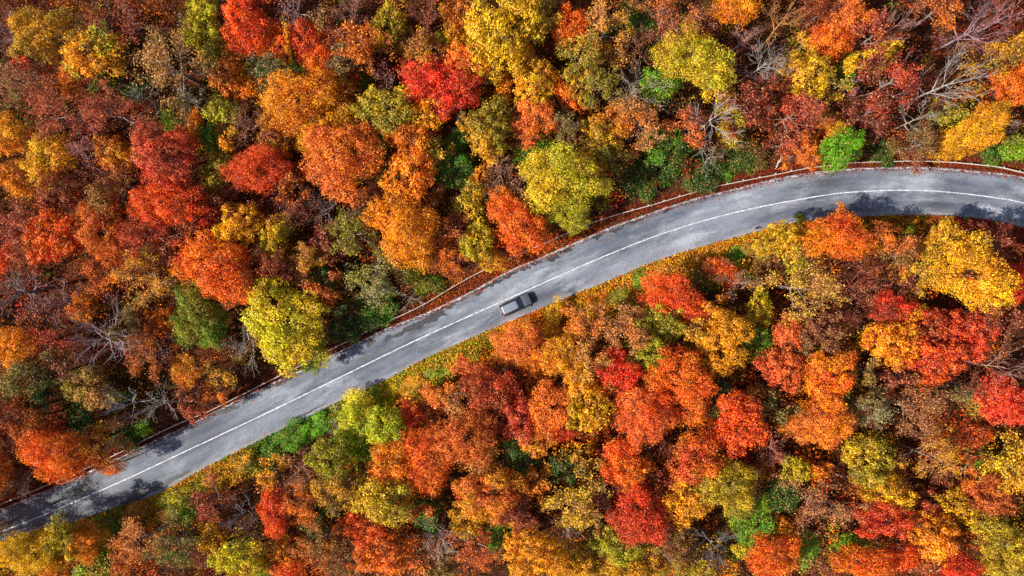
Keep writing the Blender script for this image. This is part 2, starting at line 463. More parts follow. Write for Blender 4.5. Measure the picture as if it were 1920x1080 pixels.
ribbon('road_centre_line', cc, 0.070, 0.006, MAT['line'], jag=0.012, lift=True, seed=3, kind='structure')
ribbon('kerb', uc, 0.13, 0.085, MAT['kerb'], jag=0.035, seed=4, thick=0.16, kind='structure')

ribbon('ditch_shade', lo, 0.16, 0.031, MAT['ditch_shade'], jag=0.05, seed=6, off=-0.05, kind='structure')  # dark strip painting the ditch's shadow along the lower road edge

# tar patches and stains with their own ragged outlines
PATCHES = [(567, 655, 9, 2.5), (695, 643, 9, 4), (757, 622, 14, 4), (790, 607, 22, 6), (818, 590, 20, 6), (865, 558, 9, 4), (899, 544, 15, 4.5), (925, 530, 14, 4),
           (1037, 482, 12, 5), (1062, 470, 10, 3), (262, 928, 34, 6), (318, 902, 26, 4.5), (345, 889, 12, 3), (582, 771, 20, 1.6), (560, 781, 12, 1.2), (1422, 427, 7, 1.8),
           (1226, 492, 7, 1.2), (160, 915, 30, 5), (108, 935, 26, 4), (530, 715, 16, 4), (250, 852, 22, 3), (1190, 415, 12, 2.5), (1250, 394, 10, 2), (1120, 443, 12, 3)]
PATCHES += [(640, 672, 12, 3), (728, 633, 10, 3), (845, 572, 12, 3.5), (955, 516, 12, 3), (985, 503, 10, 2.5), (1005, 494, 8, 2.5), (1155, 432, 10, 2.5), (430, 768, 18, 3), (380, 793, 18, 3)]
def blob(px, py, a, b, seed):
    a, b = a * 1.15, b * 1.3
    rg = np.random.default_rng(seed)
    e = 8.0
    ang0 = math.atan2(-(ycurve(cc, px + e) - ycurve(cc, px - e)), 2 * e)
    n = 46
    th = np.linspace(0, 2 * np.pi, n, endpoint=False)
    r = 1 + 0.22 * np.sin(2 * th + rg.uniform(0, 6)) + 0.18 * np.sin(3 * th + rg.uniform(0, 6)) + 0.12 * np.sin(7 * th + rg.uniform(0, 6)) + rg.normal(0, 0.10, n)
    x = a * r * np.cos(th); y = b * r * np.sin(th) + 0.25 * b * np.sin(x / a * 5)
    X = px + x * math.cos(ang0) - y * math.sin(ang0)
    Y = py - (x * math.sin(ang0) + y * math.cos(ang0))
    return X, Y
for i, (px, py, a_, b_) in enumerate(PATCHES):
    X, Y = blob(px, py, a_, b_, 100 + i)
    rr = []
    for s in (1.0, 0.5):
        x_, y_ = px + (X - px) * s, py + (Y - py) * s
        rr.append(np.column_stack([(x_ - 960) * K, -(y_ - 540) * K, crown_z(x_, y_) + 0.010 + 0.0005 * (i % 5)]))
    rr.append(np.array([[(px - 960) * K, -(py - 540) * K, float(crown_z(np.array(px), np.array(py))) + 0.010]]))
    Vb = np.concatenate(rr); n = len(X)
    F = [(k, (k + 1) % n, n + (k + 1) % n, n + k) for k in range(n)] + [(n + k, n + (k + 1) % n, 2 * n) for k in range(n)]
    put('tar_patch', mesh_from('tar_patch', Vb, F, MAT['tar']), kind='structure')
# ---------------------------------------------------------------- the trees and bushes of the forest
# x, y of the crown seen from above, crown radius (or (a, b, turn) for an oval one), kind, two leaf colours, label
# kinds: D dense rounded crown, L clumpy oak-like crown, S thin speckled crown, T fine leafless twig crown, B bare limbs, G low bush
TREES = [
(70,58,(60,46,35),'L','gold','olive',"golden clumpy oak with olive patches near the top corner above the amber maple"),
(165,92,52,'L','amber','lime',"amber yellow tree whose shaded side is still bright green, beside the large olive beech"),
(183,135,30,'G','green','green2',"deep green bush tucked under the shaded side of the amber yellow tree"),
(215,35,62,'S','maroon','rust',"thin dark maroon tree at the top edge above the amber yellow tree"),
(312,112,(82,72,90),'S','oliveb','tan',"large olive tan beech with thinning leaves between amber and vermilion trees"),
(372,38,42,'L','lime2','yellow',"pale lime yellow tree at the top edge beside the vermilion maple"),
(400,95,(42,26,100),'L','yellow','oliveg',"narrow yellow olive tree hugging the shaded side of the olive tan beech"),
(460,48,52,'D','verm','red',"vermilion maple with a feathery crown at the top edge"),
(422,145,32,'L','rustl','orange',"small orange brown tree just below the vermilion maple of the top edge"),
(460,158,26,'L','amber','orange',"small amber tree below the vermilion maple, dark gap underneath"),
(28,150,42,'S','pinkt','oliveb',"thin pinkish olive tree at the side edge below the golden clumpy oak"),
(100,205,58,'S','rust','pinkr',"rust red tree with fine pinkish twigs below the pinkish olive one"),
(202,205,55,'S','pinkr','rust',"pink brown tree with a fan of fine twigs beside the deep green bush"),
(142,228,36,'B','mauve','pinkr',"small lilac grey leafless tree wedged between two rust pink trees"),
(319,226,18,'G','lime','green2',"tiny lime green bush in the dark gap below the olive tan beech"),
(388,258,(34,16,105),'D','green','green2',"small bright green tree standing among amber and olive leaves"),
(364,238,(30,17,95),'D','amber','orange',"slim amber tree touching the small bright green tree"),
(408,205,30,'L','oliveg','lime2',"small olive yellow tree above the bright green one"),
(425,262,28,'S','amber','oliveg',"thin amber olive sapling crown beside the small bright green tree"),
(300,290,60,'L','pinkr','redr',"wide salmon rust tree just above the round red maple"),
(85,298,46,'L','yellow','amber',"yellow tree with amber tips among rust pink trees near the side edge"),
(14,250,42,'D','gold','orange',"orange gold tree cut by the side edge beside the rust red tree"),
(18,330,36,'L','amber','rustl',"amber brown tree at the side edge below the orange gold one"),
(152,280,44,'T','mauve','pinkr',"leafless mauve twig crown beside the yellow tree with amber tips"),
(212,285,38,'L','rustl','gold',"gold brown tree above the brown olive one and beside the salmon rust tree"),
(312,372,(68,54,-10),'D','verm','red',"bright vermilion round maple below the wide salmon rust tree"),
(400,318,32,'L','yellow','oliveg',"pale yellow olive tree between the bright vermilion maple and the red orange one"),
(483,318,(62,46,0),'D','verm','redr',"red orange maple with a flat wide crown beside the amber group"),
(465,240,42,'T','pinkt','mauve',"fine pink brown twig crown above the flat red orange maple"),
(262,175,34,'T','greyt','green2',"grey twiggy tree in shade between pink brown tree and olive tan beech"),
(6,45,45,'T','mauve','maroon',"mauve leafless crown in the very top corner of the forest"),
(132,145,30,'D','rustl','orange',"dull orange tree in half shade below the golden clumpy oak"),
(20,200,28,'S','oliveb','green2',"small dull olive tree at the side edge above the orange gold one"),
(300,12,38,'S','rustl','maroon',"rust orange thin tree at the top edge behind the olive tan beech"),
(98,342,38,'S','rust','brown',"dark rust tree directly below the yellow tree with amber tips"),
(215,340,40,'T','brown','rust',"brown twiggy crown just beside the bright vermilion round maple"),
(45,110,30,'S','redr','rust',"small dim red brown tree under the golden clumpy oak"),
(345,190,32,'T','greyt','oliveb',"grey leafless crown in the dark strip below the olive tan beech"),
(412,25,26,'S','oliveb','brown',"dull brown olive crown squeezed between lime yellow tree and vermilion maple"),
# top, second quarter
(512,72,38,'D','orange','verm',"orange maple leaning against the vermilion maple at the top edge"),
(570,72,(46,34,110),'D','verm','redr',"narrow red orange maple beside a strip of gold leaves near the top edge"),
(538,82,(40,18,105),'S','gold','oliveg',"narrow gold olive tree squeezed between two orange red maples"),
(542,18,44,'T','mauve','pinkt',"mauve brush of twigs at the top edge between vermilion maples"),
(668,24,42,'T','pinkt','mauve',"pinkish grey brush of upright twigs at the top edge beside yellow olive tree"),
(612,30,34,'S','brown','oliveb',"brown olive tree at the top edge between two mauve twig crowns"),
(726,42,(46,30,95),'L','yellow','oliveg',"yellow olive clumpy tree at the top edge beside a dark mauve crown"),
(800,38,42,'T','brown','pinkt',"dark mauve brown twig crown at the top edge"),
(858,24,34,'L','rustl','gold',"brown gold tree at the top edge touching the big bright yellow one"),
(945,55,(82,66,90),'L','yellow','yellow2',"big bright yellow tree at the top edge with a broad open crown"),
(850,70,30,'L','amber','lime',"small amber yellow tree beside the big bright yellow one"),
(684,80,50,'S','rustl','orange',"rust orange tree with curving pale twigs above the green bush in the amber area"),
(632,68,38,'S','pinkt','rust',"pink brown thin crown beside the narrow red orange maple"),
(556,124,22,'G','green','green2',"small dark green bush under the narrow gold olive tree"),
(502,140,44,'S','green2','greyt',"dark olive thin tree in shade above the amber orange group"),
(652,118,42,'S','oliveb','greyt',"grey olive twiggy tree just above the bright green bush of the amber area"),
(672,166,36,'G','green','green2',"green leafy bush between amber orange trees and grey twigs"),
(600,118,36,'D','orange','verm',"plain orange maple below the narrow red orange one"),
(552,182,(78,62,30),'D','amber','orange',"broad amber maple, uppermost of the big amber orange group"),
(595,235,55,'D','amber','gold',"amber gold tree in the middle of the big amber orange group"),
(628,292,(74,70,0),'D','salmon','orange',"large salmon orange maple, lowest of the big amber orange group"),
(640,180,32,'L','rustl','gold',"small brown gold tree between the broad amber maple and the green leafy bush"),
(652,212,32,'S','oliveg','gold',"dark olive yellow thin tree in the notch beside the amber gold tree"),
(792,98,42,'S','brown','gold',"brown speckled tree just above the scarlet tree"),
(798,146,(54,38,20),'D','scarlet','red',"pure scarlet maple, the brightest red crown of the upper forest"),
(850,168,(50,44,60),'D','redr','scarlet',"pinkish red maple merging into the pure scarlet one"),
(876,112,42,'L','orange','salmon',"orange salmon tree above the pinkish red maple"),
(724,200,(52,46,0),'L','yellow','oliveg',"yellow tree fading to olive below, beside the pure scarlet maple"),
(798,212,34,'L','gold','amber',"small gold tree at the foot of the pure scarlet maple"),
(716,138,32,'T','mauve','brown',"small mauve grey leafless crown beside the pure scarlet maple"),
(920,116,32,'B','greyt','brown',"grey leafless tree below the big bright yellow one"),
(870,212,30,'B','greyt','mauve',"blue grey leafless tree under the pinkish red maple"),
(905,248,46,'L','gold','oliveg',"gold olive clumpy tree above the dark green bushes of the middle forest"),
(928,204,30,'L','oliveg','yellow',"small olive yellow tree beside the blue grey leafless one"),
(948,158,(28,20,90),'D','amber','orange',"slim amber tree between the grey leafless tree and yellow oak"),
(850,312,36,'G','green2','green',"dark green bush below the gold olive clumpy tree"),
(862,262,25,'G','green','green2',"smaller green bush directly above the dark green one"),
(815,290,30,'S','oliveg','gold',"green gold thin tree between two orange brown crowns and green bushes"),
(706,280,20,'G','green','lime',"little green bush caught between large salmon and orange crowns"),
(765,262,44,'D','rustl','orange',"orange brown tree below the small gold one"),
(766,322,(56,44,80),'L','orange','amber',"orange amber tree with a clumpy crown beside the large salmon maple"),
(704,322,24,'L','gold','oliveg',"slim gold tree between the large salmon maple and the orange amber one"),
(900,335,(34,18,80),'L','gold','orange',"narrow orange gold spire above the tall yellow column by the road"),
(942,318,42,'T','pinkt','oliveb',"pink brown twig crown between the gold spire and the lime yellow tree"),
(510,266,30,'L','gold','pinkt',"small pale gold tree beside the large salmon orange maple"),
(502,226,34,'T','brown','maroon',"dark maroon twig crown at the foot of the broad amber maple"),
(552,342,34,'S','rustl','brown',"orange brown thin tree below the large salmon maple"),
(690,60,22,'L','orange','rustl',"small orange clump above the grey olive twiggy tree"),
(755,60,26,'S','oliveb','gold',"dull olive gold crown between yellow olive and dark mauve trees"),
# top, third quarter
(984,100,32,'L','yellow','amber',"yellow tree with amber tips below the big bright yellow one"),
(1022,42,38,'S','oliveg','gold',"olive gold thin tree at the top edge beside an orange red maple"),
(1070,48,(46,32,85),'D','verm','orange',"orange red maple at the top edge between two olive gold trees"),
(1140,42,50,'S','tan','gold',"tan gold speckled beech at the top edge"),
(1200,28,34,'G','green2','green',"dark green crown at the top edge between tan and pinkish trees"),
(1272,32,60,'S','pinkt','rustl',"broad pinkish orange thin tree at the top edge above the large yellow one"),
(1382,12,(52,28,0),'D','amber','orange',"amber orange maple at the top edge above mauve bare trees"),
(1312,108,(70,56,-30),'D','yellow','lime2',"large clean yellow tree above the whitish bare limbs"),
(1345,160,32,'S','yellow','tan',"pale yellow thin crown just above the whitish bare limbs"),
(1095,98,46,'S','oliveg','gold',"olive gold tree below the orange red maple of the top edge"),
(1090,150,38,'L','gold','oliveg',"gold olive clumpy tree beside the slanting orange red strip"),
(1055,162,(48,20,-50),'D','verm','orange',"slanting orange red strip of a maple beside the amber yellow oak"),
(1004,160,42,'L','amber','yellow',"amber yellow clumpy oak above the salmon one"),
(1000,220,42,'L','salmon','orange',"salmon orange clumpy oak above the bright lime yellow tree"),
(1132,158,44,'S','oliveb','oliveg',"olive brown thin tree just beside the beige bare limbs"),
(1178,165,(66,60,20),'B','beige','oliveb',"leafless tree with long beige curved limbs in the upper forest"),
(1205,82,44,'T','brown','greyt',"dark brown leafless crown above the beige bare limbs"),
(1246,155,34,'G','lime','green',"lime green leafy crown between the beige limbs and the large yellow tree"),
(1200,238,50,'S','tan','rustl',"tan orange speckled tree above the dark green thicket"),
(1148,218,40,'S','rustl','gold',"rust gold thin tree beneath the beige bare limbs"),
(1285,235,42,'S','salmon','brown',"salmon brown thin tree beside the whitish bare limbs"),
(1340,218,(68,56,-40),'B','white','pinkr',"whitish bare tree with forked limbs above the dark green thicket"),
(1374,232,32,'G','oliveg','yellow',"yellow olive leafy crown behind the whitish bare tree"),
(1393,68,34,'T','mauve','pinkt',"small mauve leafless crown beside the large clean yellow tree"),
(1432,112,50,'B','greyt','mauve',"grey bare tree with curling limbs between yellow tree and gold oak"),
(1412,205,48,'S','maroon','rust',"deep maroon thin tree beside the yellow olive crown"),
(1062,238,36,'S','greyt','oliveb',"grey olive twiggy crown above the bright green bush and lime yellow tree"),
(1118,268,46,'L','gold','oliveg',"gold olive tree beside the dark green thicket"),
(1008,278,26,'G','greenb','green',"bright green bush at the top of the lime yellow tree"),
(1070,338,(76,66,-20),'D','lime2','yellow',"large lime yellow tree between orange oak and dark green thicket"),
(1075,408,(38,30,0),'D','oliveg','lime2',"olive lime crown hanging over the road shoulder below the large lime yellow tree"),
(1210,325,52,'G','green2','dgreen',"wide dark green bush by the guardrail, beside the gold olive tree"),
(1245,282,44,'G','dgreen','green',"darkest green bush at the back of the thicket below the tan orange tree"),
(1318,322,46,'G','green2','dgreen',"dark green bush in the middle of the thicket near the guardrail"),
(1398,292,40,'G','green2','oliveb',"dull green bush at the far end of the thicket near the pale stake"),
(1362,328,15,'G','greenb','green',"tiny vivid green sapling close to the guardrail in front of the thicket"),
(1340,290,28,'T','greyt','green2',"grey leafless crown sticking out of the dark green thicket"),
(974,345,34,'T','pinkt','oliveb',"brownish pink twig crown between orange red oak and lime yellow tree"),
(1240,60,28,'S','brown','pinkt',"small dull brown crown between the dark green crown and pinkish orange tree"),
(1140,105,30,'S','gold','tan',"small gold speckled crown below the tan gold beech"),
(1450,165,36,'S','rust','maroon',"rust maroon thin tree below the grey bare tree"),
(1160,290,30,'S','rust','oliveg',"small rust olive crown between gold olive tree and wide dark green bush"),
# top, last quarter
(1478,38,(56,44,20),'B','tan','oliveb',"tan grey bare tree at the top edge next to the amber maple"),
(1545,20,34,'S','rust','maroon',"small rust crown at the top edge behind pale slanting trunk"),
(1600,22,42,'D','salmon','orange',"salmon orange maple at the top edge"),
(1560,78,(44,34,60),'D','orange','verm',"fiery orange maple above the gold yellow tree of the upper bend"),
(1518,78,24,'S','oliveg','gold',"small olive crown beside the fiery orange maple"),
(1640,60,46,'S','pinkr','rust',"pink rust thin tree above the bright yellow strip"),
(1692,42,(60,38,40),'B','pinkt','maroon',"pinkish grey bare tree near the top edge above the bright yellow strip"),
(1648,102,(48,23,27),'L','yellow2','yellow',"bright yellow narrow crown slanting between red trees in the upper bend"),
(1590,124,28,'G','lime','oliveg',"olive lime crown between the bright yellow strip and the gold yellow tree"),
(1526,134,(46,40,0),'L','yellow','gold',"gold yellow tree beside the curling grey bare tree"),
(1572,165,30,'S','oliveg','gold',"olive gold thin crown below the olive lime one"),
(1606,160,34,'B','mauve','maroon',"mauve bare tree with a dark knot of twigs above the bright green tree"),
(1462,122,46,'T','mauve','greyt',"wide mauve leafless crown beside the gold yellow tree"),
(1498,208,(62,54,0),'S','pinkr','redr',"pink rust tree with pale curling twigs inside, near the guardrail bend"),
(1506,284,38,'S','orange','salmon',"orange red thin tree beside the guardrail and the bright green one"),
(1582,276,(54,34,40),'D','greenb','green',"vivid green tree leaning over the guardrail at the road bend"),
(1655,282,30,'G','green2','dgreen',"dark green bush just past the vivid green tree"),
(1574,238,24,'D','orange','gold',"small orange gold crown behind the vivid green tree"),
(1680,155,(66,60,0),'S','maroon','redr',"wide deep maroon tree below the bright yellow strip"),
(1785,150,(84,60,35),'B','white','maroon',"great bare tree with white spreading limbs leaning out of maroon leaves"),
(1838,46,(72,50,20),'T','mauve','maroon',"wide mauve leafless crown at the top edge above the white limbed tree"),
(1888,88,(46,38,40),'S','gold','oliveb',"sparse olive yellow tree with pale branches near the top corner"),
(1908,152,40,'D','orange','verm',"orange red maple cut by the side edge above the golden slanting tree"),
(1735,218,(52,36,25),'B','beige','maroon',"pale bare tree with low spreading limbs below the white limbed one"),
(1728,268,46,'S','oliveb','brown',"dark olive brown thin tree behind the guardrail under pale limbs"),
(1838,240,(74,42,38),'D','yellow2','amber',"golden yellow slanting tree beside the guardrail at the bend"),
(1785,222,26,'S','oliveg','yellow',"small yellow olive crown behind the golden slanting tree"),
(1906,276,28,'G','lime','green',"lime green bush at the side edge behind the guardrail"),
(1858,290,24,'G','green2','green',"small dark green bush between guardrail and golden slanting tree"),
(1765,18,40,'S','maroon','orange',"maroon orange thin tree at the top edge beside mauve twigs"),
(1904,222,22,'T','greyt','rust',"small grey twig crown between the orange maple of the side edge and lime bush"),
(1470,262,30,'S','maroon','brown',"dark maroon thin tree behind the pale stake by the guardrail"),
(1640,215,42,'S','maroon','brown',"shadowed maroon brown tree above the dark green bush past the vivid green tree"),
(1900,20,32,'T','mauve','redr',"mauve red twig crown in the far top corner"),
(1620,120,26,'S','rust','oliveg',"small rust crown beneath the bright yellow strip"),
# middle, first quarter
(24,425,48,'S','pinkr','brown',"pinkish brown speckled tree at the side edge, mid height of the forest"),
(94,438,(58,44,60),'L','verm','rustl',"orange red oak with a bright curved rim beside the pinkish brown tree"),
(186,425,(60,48,90),'L','salmon','rustl',"salmon orange tree beside the oak with a bright curved rim"),
(272,440,54,'S','redr','rust',"dark red speckled tree directly below the bright vermilion round maple"),
(205,372,40,'S','oliveb','rustl',"brown olive speckled tree above the salmon orange tree"),
(362,402,46,'S','maroon','rust',"maroon thin tree in shade beside the yellow tree of the clearing"),
(442,428,(46,40,80),'L','yellow2','amber',"golden yellow oak standing by itself over maroon shade"),
(398,505,(72,58,-35),'D','verm','orange',"fiery vermilion maple below the golden yellow oak"),
(275,530,(60,48,-15),'S','gold','tan',"yellow tan speckled tree beside the fiery vermilion maple"),
(186,520,42,'S','rust','orange',"rust red thin tree below the salmon orange one"),
(150,575,28,'L','orange','gold',"small orange gold crown above the lilac grey twig tree"),
(30,538,54,'T','greyd','mauve',"dark grey purple leafless crown at the side edge"),
(95,568,46,'T','mauve','brown',"mauve brown leafless crown above the amber orange tree of the side edge"),
(22,650,(42,38,40),'D','amber','orange',"bright amber orange tree by the side edge in a dark grey area"),
(92,645,44,'T','redr','mauve',"wine red twiggy crown beside the bright amber orange tree"),
(168,635,(66,58,0),'T','lilac','mauve',"wide lilac grey leafless tree with hair fine twigs"),
(240,610,38,'S','oliveb','greyt',"olive grey thin crown joined to the wide lilac grey tree"),
(272,662,46,'S','rustl','brown',"brown orange thin tree in the grey area"),
(368,592,(62,46,-60),'L','oliveg','green',"olive green oak between the fiery vermilion maple and grey twigs"),
(303,600,24,'L','orange','rustl',"small orange clump beside the olive green oak"),
(356,695,34,'S','orange','gold',"small orange speckled crown below the olive green oak"),
(315,652,32,'T','mauve','brown',"mauve leafless crown between brown orange tree and olive green oak"),
(452,645,46,'T','greyt','mauve',"grey mauve leafless crown beside the big yellow green oak"),
(35,715,44,'S','oliveb','green2',"dark olive thin tree above the shaded rust tree of the side edge"),
(105,700,46,'S','brown','green2',"shadowy brown green tree below the wine red twiggy crown"),
(165,735,(48,38,-20),'L','oliveg','tan',"pale olive yellow oak beside the grey leafless trees near the road"),
(420,695,34,'S','oliveb','gold',"dull olive crown close to the guardrail beside the big yellow green oak"),
(4,488,24,'D','verm','redr',"small red crown cut by the side edge"),
(320,470,34,'S','rust','brown',"brown rust thin tree wedged against the fiery vermilion maple"),
(235,475,34,'S','salmon','rust',"salmon rust speckled crown above the yellow tan tree"),
(100,372,32,'S','brown','pinkr',"dark brown thin crown above the oak with a bright curved rim"),
(55,600,30,'S','brown','maroon',"brown maroon crown just above the bright amber orange tree"),
(360,455,28,'S','rust','orange',"dull rust crown above the fiery vermilion maple"),
(420,372,34,'S','redr','brown',"dim red brown crown above the golden yellow oak"),
(60,490,34,'S','rust','brown',"deep rust crown below the oak with a bright curved rim"),
# middle, second quarter
(512,445,36,'L','lime2','gold',"pale lime gold tree with a loose crown over the maroon clearing"),
(530,608,(86,74,-30),'L','lime3','yellow',"big yellow green oak with rosette clumps beside the guardrail"),
(580,660,(46,34,-45),'L','lime3','green',"lower yellow green limb mass of an oak drooping over the road edge"),
(577,493,34,'S','gold','tan',"pale yellow brown thin crown above the big yellow green oak"),
(542,400,44,'T','brown','mauve',"mauve brown leafless crown in the dark clearing"),
(602,398,40,'T','greyd','brown',"dark grey leafless crown in the clearing above olive bushes"),
(655,432,(50,42,-60),'S','oliveg','oliveb',"olive green thin tree beside the round orange maple"),
(668,400,34,'B','greyt','oliveb',"grey bare limbs between dark clearing and the round orange maple"),
(750,428,(70,60,-50),'D','amber','orange2',"large round orange maple standing clear over darker trees"),
(700,512,(52,40,0),'S','greyg','oliveg',"pale grey green lichen covered tree above the dark green bushes"),
(698,580,(52,42,20),'G','green','dgreen',"dark green bush spreading behind the guardrail above the tar patches"),
(645,612,38,'G','dgreen','green2',"blackish green bush between the big oak and the dark green bush"),
(800,520,(42,30,0),'G','oliveg','green',"olive green bush below the large round orange maple"),
(758,562,30,'B','beige','greyt',"small beige bare tree leaning toward the guardrail"),
(845,436,38,'S','rust','rustl',"rust orange thin tree beside the large round orange maple"),
(845,492,36,'S','orange','rust',"dull orange thin crown behind the guardrail beside the olive green bush"),
(892,448,(40,28,90),'L','yellow','lime2',"tall yellow clumpy column near the guardrail beside the orange red oak"),
(882,378,(34,28,90),'L','oliveg','yellow',"olive topped column above the tall yellow one"),
(922,490,(34,22,0),'L','orange','yellow',"orange yellow crown at the guardrail below the yellow column"),
(970,420,(66,48,-50),'D','verm','orange',"orange red oak with layered clumps near the guardrail and the road"),
(595,545,34,'S','rustl','maroon',"rust maroon thin crown above the big yellow green oak"),
(610,525,22,'G','green2','dgreen',"small dark green bush in the clearing"),
(515,500,36,'S','rust','maroon',"dim rust thin crown between fiery maple and big yellow green oak"),
(475,395,28,'T','brown','rust',"brown twig crown beside the golden yellow oak"),
(610,450,32,'S','maroon','brown',"maroon thin crown in the dark clearing"),
(690,370,30,'S','brown','rustl',"brown thin crown above the large round orange maple"),
# south of the road, third quarter
(1036,592,(34,22,80),'D','yellow2','yellow',"small yellow bush standing at the road edge ahead of the car"),
(1030,628,(26,20,0),'G','gold','orange',"gold bush below the small yellow one beside the road"),
(1272,560,(66,46,-35),'D','verm','red',"large vermilion red maple near the lower road edge"),
(1355,508,(32,26,-50),'D','verm','salmon',"small red orange tree between green bushes near the road"),
(1208,532,26,'G','green','lime',"green bush at the tip of the large vermilion red maple"),
(1385,478,24,'G','greenb','green',"bright green bush near the road edge above the pinkish grey tree"),
(1325,525,24,'G','green2','oliveb',"dark green bush between two red maples south of the road"),
(1402,532,(46,36,0),'T','pinkt','greyt',"pinkish grey leafless tree south of the road"),
(1245,604,(38,32,0),'L','oliveg','lime2',"olive lime oak just below the large vermilion red maple"),
(1215,668,38,'L','lime2','oliveg',"lime olive tree above the bright scarlet one"),
(1170,612,(52,46,0),'S','tan','rustl',"tan rust speckled tree beside the olive lime oak"),
(1100,622,46,'S','tan','orange',"orange tan speckled tree behind the roadside gold bush"),
(1058,668,44,'D','orange','gold',"orange gold tree above the salmon and yellow pair"),
(982,652,(60,56,0),'D','salmon','orange2',"big salmon orange maple near the road below the car"),
(1112,690,46,'S','tan','gold',"tan gold speckled tree beside the bright scarlet tree"),
(1165,700,(42,38,60),'D','scarlet','red',"bright scarlet tree with soft crown in the middle of the southern forest"),
(1280,708,(58,48,-20),'D','verm','orange',"red orange maple just beside the bright scarlet tree"),
(1355,642,(54,52,0),'L','gold','amber',"amber gold tree below the pinkish grey leafless one"),
(1345,580,30,'S','gold','orange',"small gold orange speckled crown beside the large vermilion red maple"),
(1425,640,26,'G','lime','green',"lime green bush between amber gold tree and pink red tree"),
(1428,575,28,'L','yellow','lime2',"yellow lime tree below the pinkish grey leafless tree"),
(1300,625,34,'S','gold','oliveb',"dark gold speckled crown between the vermilion maple and the amber gold tree"),
(1120,560,(26,16,25),'G','gold','orange',"low gold orange scrub at the road edge above the orange tan tree"),
(1240,508,(26,14,25),'G','yellow','tan',"low yellow tan scrub at the road edge above the green bush"),
(1160,560,(24,18,25),'G','oliveg','lime',"low olive green bush beside the yellow tan scrub"),
(1330,478,(26,13,20),'G','gold','tan',"low gold scrub at the road edge near the small red orange tree"),
(1430,480,34,'S','tan','oliveg',"tan olive scrub tree beside the bright green bush near the road"),
# south, last quarter
(1462,448,(48,30,20),'L','amber','yellow',"amber yellow tree at the inner edge of the road bend"),
(1502,410,11,'G','lime2','green',"tiny lime sapling poking above the inner road edge"),
(1577,446,(66,46,0),'D','orange2','verm',"blazing orange maple jutting over the inner edge of the road"),
(1573,408,(26,20,90),'D','orange2','rustl',"pointed orange crown tip overlapping the asphalt of the bend"),
(1518,538,(74,58,-10),'S','tan','yellow',"wide pale yellow speckled tree below the blazing orange maple"),
(1490,478,32,'L','lime2','gold',"lime gold tree between amber yellow and blazing orange ones"),
(1695,478,46,'S','salmon','oliveb',"salmon olive speckled tree beside the big golden yellow one"),
(1655,438,(44,34,0),'S','orange','rust',"rust orange tree along the inner bend beside the blazing orange maple"),
(1620,542,(54,48,0),'T','brown','pinkt',"dark brown twiggy tree above the small scarlet crown"),
(1832,512,(74,66,-40),'D','yellow2','amber',"huge golden yellow maple in the inner bend"),
(1775,450,(46,30,70),'L','gold','yellow',"gold tree near the inner road edge behind the huge golden maple"),
(1748,498,40,'S','oliveg','gold',"olive gold speckled tree beside the huge golden maple"),
(1900,528,(44,36,60),'D','scarlet','red',"scarlet maple at the side edge touching the huge golden maple"),
(1872,445,44,'S','maroon','rust',"low maroon thin tree above the scarlet maple by the inner bend"),
(1676,575,(38,30,0),'D','scarlet','maroon',"small scarlet crown behind the orange yellow dome"),
(1702,590,(34,28,0),'D','orange2','yellow2',"small orange yellow dome in front of the scarlet crown"),
(1682,642,(44,44,0),'L','amber','orange',"amber orange oak just below the orange yellow dome"),
(1762,618,46,'L','redr','rust',"rust red oak below the olive gold speckled tree"),
(1832,632,42,'L','redr','red',"crimson oak with a wispy crown reaching toward the side edge"),
(1768,678,(54,46,0),'L','verm','redr',"rust vermilion oak below the rust red one"),
(1482,622,(34,28,90),'D','salmon','redr',"small salmon red tree below the wide pale yellow speckled one"),
(1548,630,46,'S','brown','oliveb',"brownish olive thin tree beside the small salmon red one"),
(1468,690,(42,38,0),'L','salmon','redr',"salmon red oak beside the orange red pair"),
(1558,708,(52,48,40),'D','orange2','verm',"glowing orange red maple, upper of the tall orange pair"),
(1545,790,(60,52,0),'D','orange2','salmon',"glowing orange maple, lower of the tall orange pair"),
(1626,700,32,'S','oliveb','gold',"small olive brown crown beside the upper glowing maple"),
(1882,690,(58,46,30),'B','pinkt','maroon',"pinkish bare tree at the side edge below the crimson oak"),
(1692,715,32,'S','rust','brown',"dark rust crown beneath the amber orange oak"),
(1850,585,42,'S','maroon','rust',"dark maroon crown below the huge golden maple"),
(1900,600,32,'S','brown','maroon',"brown thin crown at the side edge below the scarlet maple"),
(1700,535,32,'T','maroon','pinkt',"maroon twig crown below the salmon olive tree"),
(1905,470,30,'S','rust','maroon',"small rust crown at the side edge above the scarlet maple"),
(1600,600,34,'T','brown','maroon',"dark twig crown between brownish olive tree and scarlet crown"),
(1825,735,36,'T','brown','mauve',"dark twig crown between pinkish bare tree and grey brown oak"),
# bottom, first quarter
(42,790,(48,42,0),'L','rustl','rust',"shaded rust oak above the fiery tree beside the road"),
(100,862,(70,54,-10),'D','verm','orange',"fiery orange red tree overhanging the road at its shaded end"),
(178,838,42,'S','gold','rustl',"dark gold brown crown beside the fiery overhanging tree"),
(205,878,(26,18,0),'D','orange','rustl',"small orange crown tip hanging over the asphalt"),
(60,745,34,'S','green2','dgreen',"dark green thin crown above the shaded rust oak"),
(222,765,(46,42,0),'B','greyt','green2',"grey bare tree beside the pale olive yellow oak"),
(290,768,(52,44,0),'B','greyt','greyd',"wide grey bare tree close to the guardrail"),
(264,806,(18,16,0),'G','lime','greenb',"bright lime bush at the guardrail below the wide grey bare tree"),
(370,768,28,'S','pinkr','rust',"pink red thin bush at the guardrail"),
(345,735,30,'S','rust','brown',"rust thin crown beside the pink red bush"),
(400,735,30,'S','rustl','orange',"amber brown crown at the guardrail above the road"),
(150,785,30,'G','green2','dgreen',"dark green bush between pale olive oak and fiery tree"),
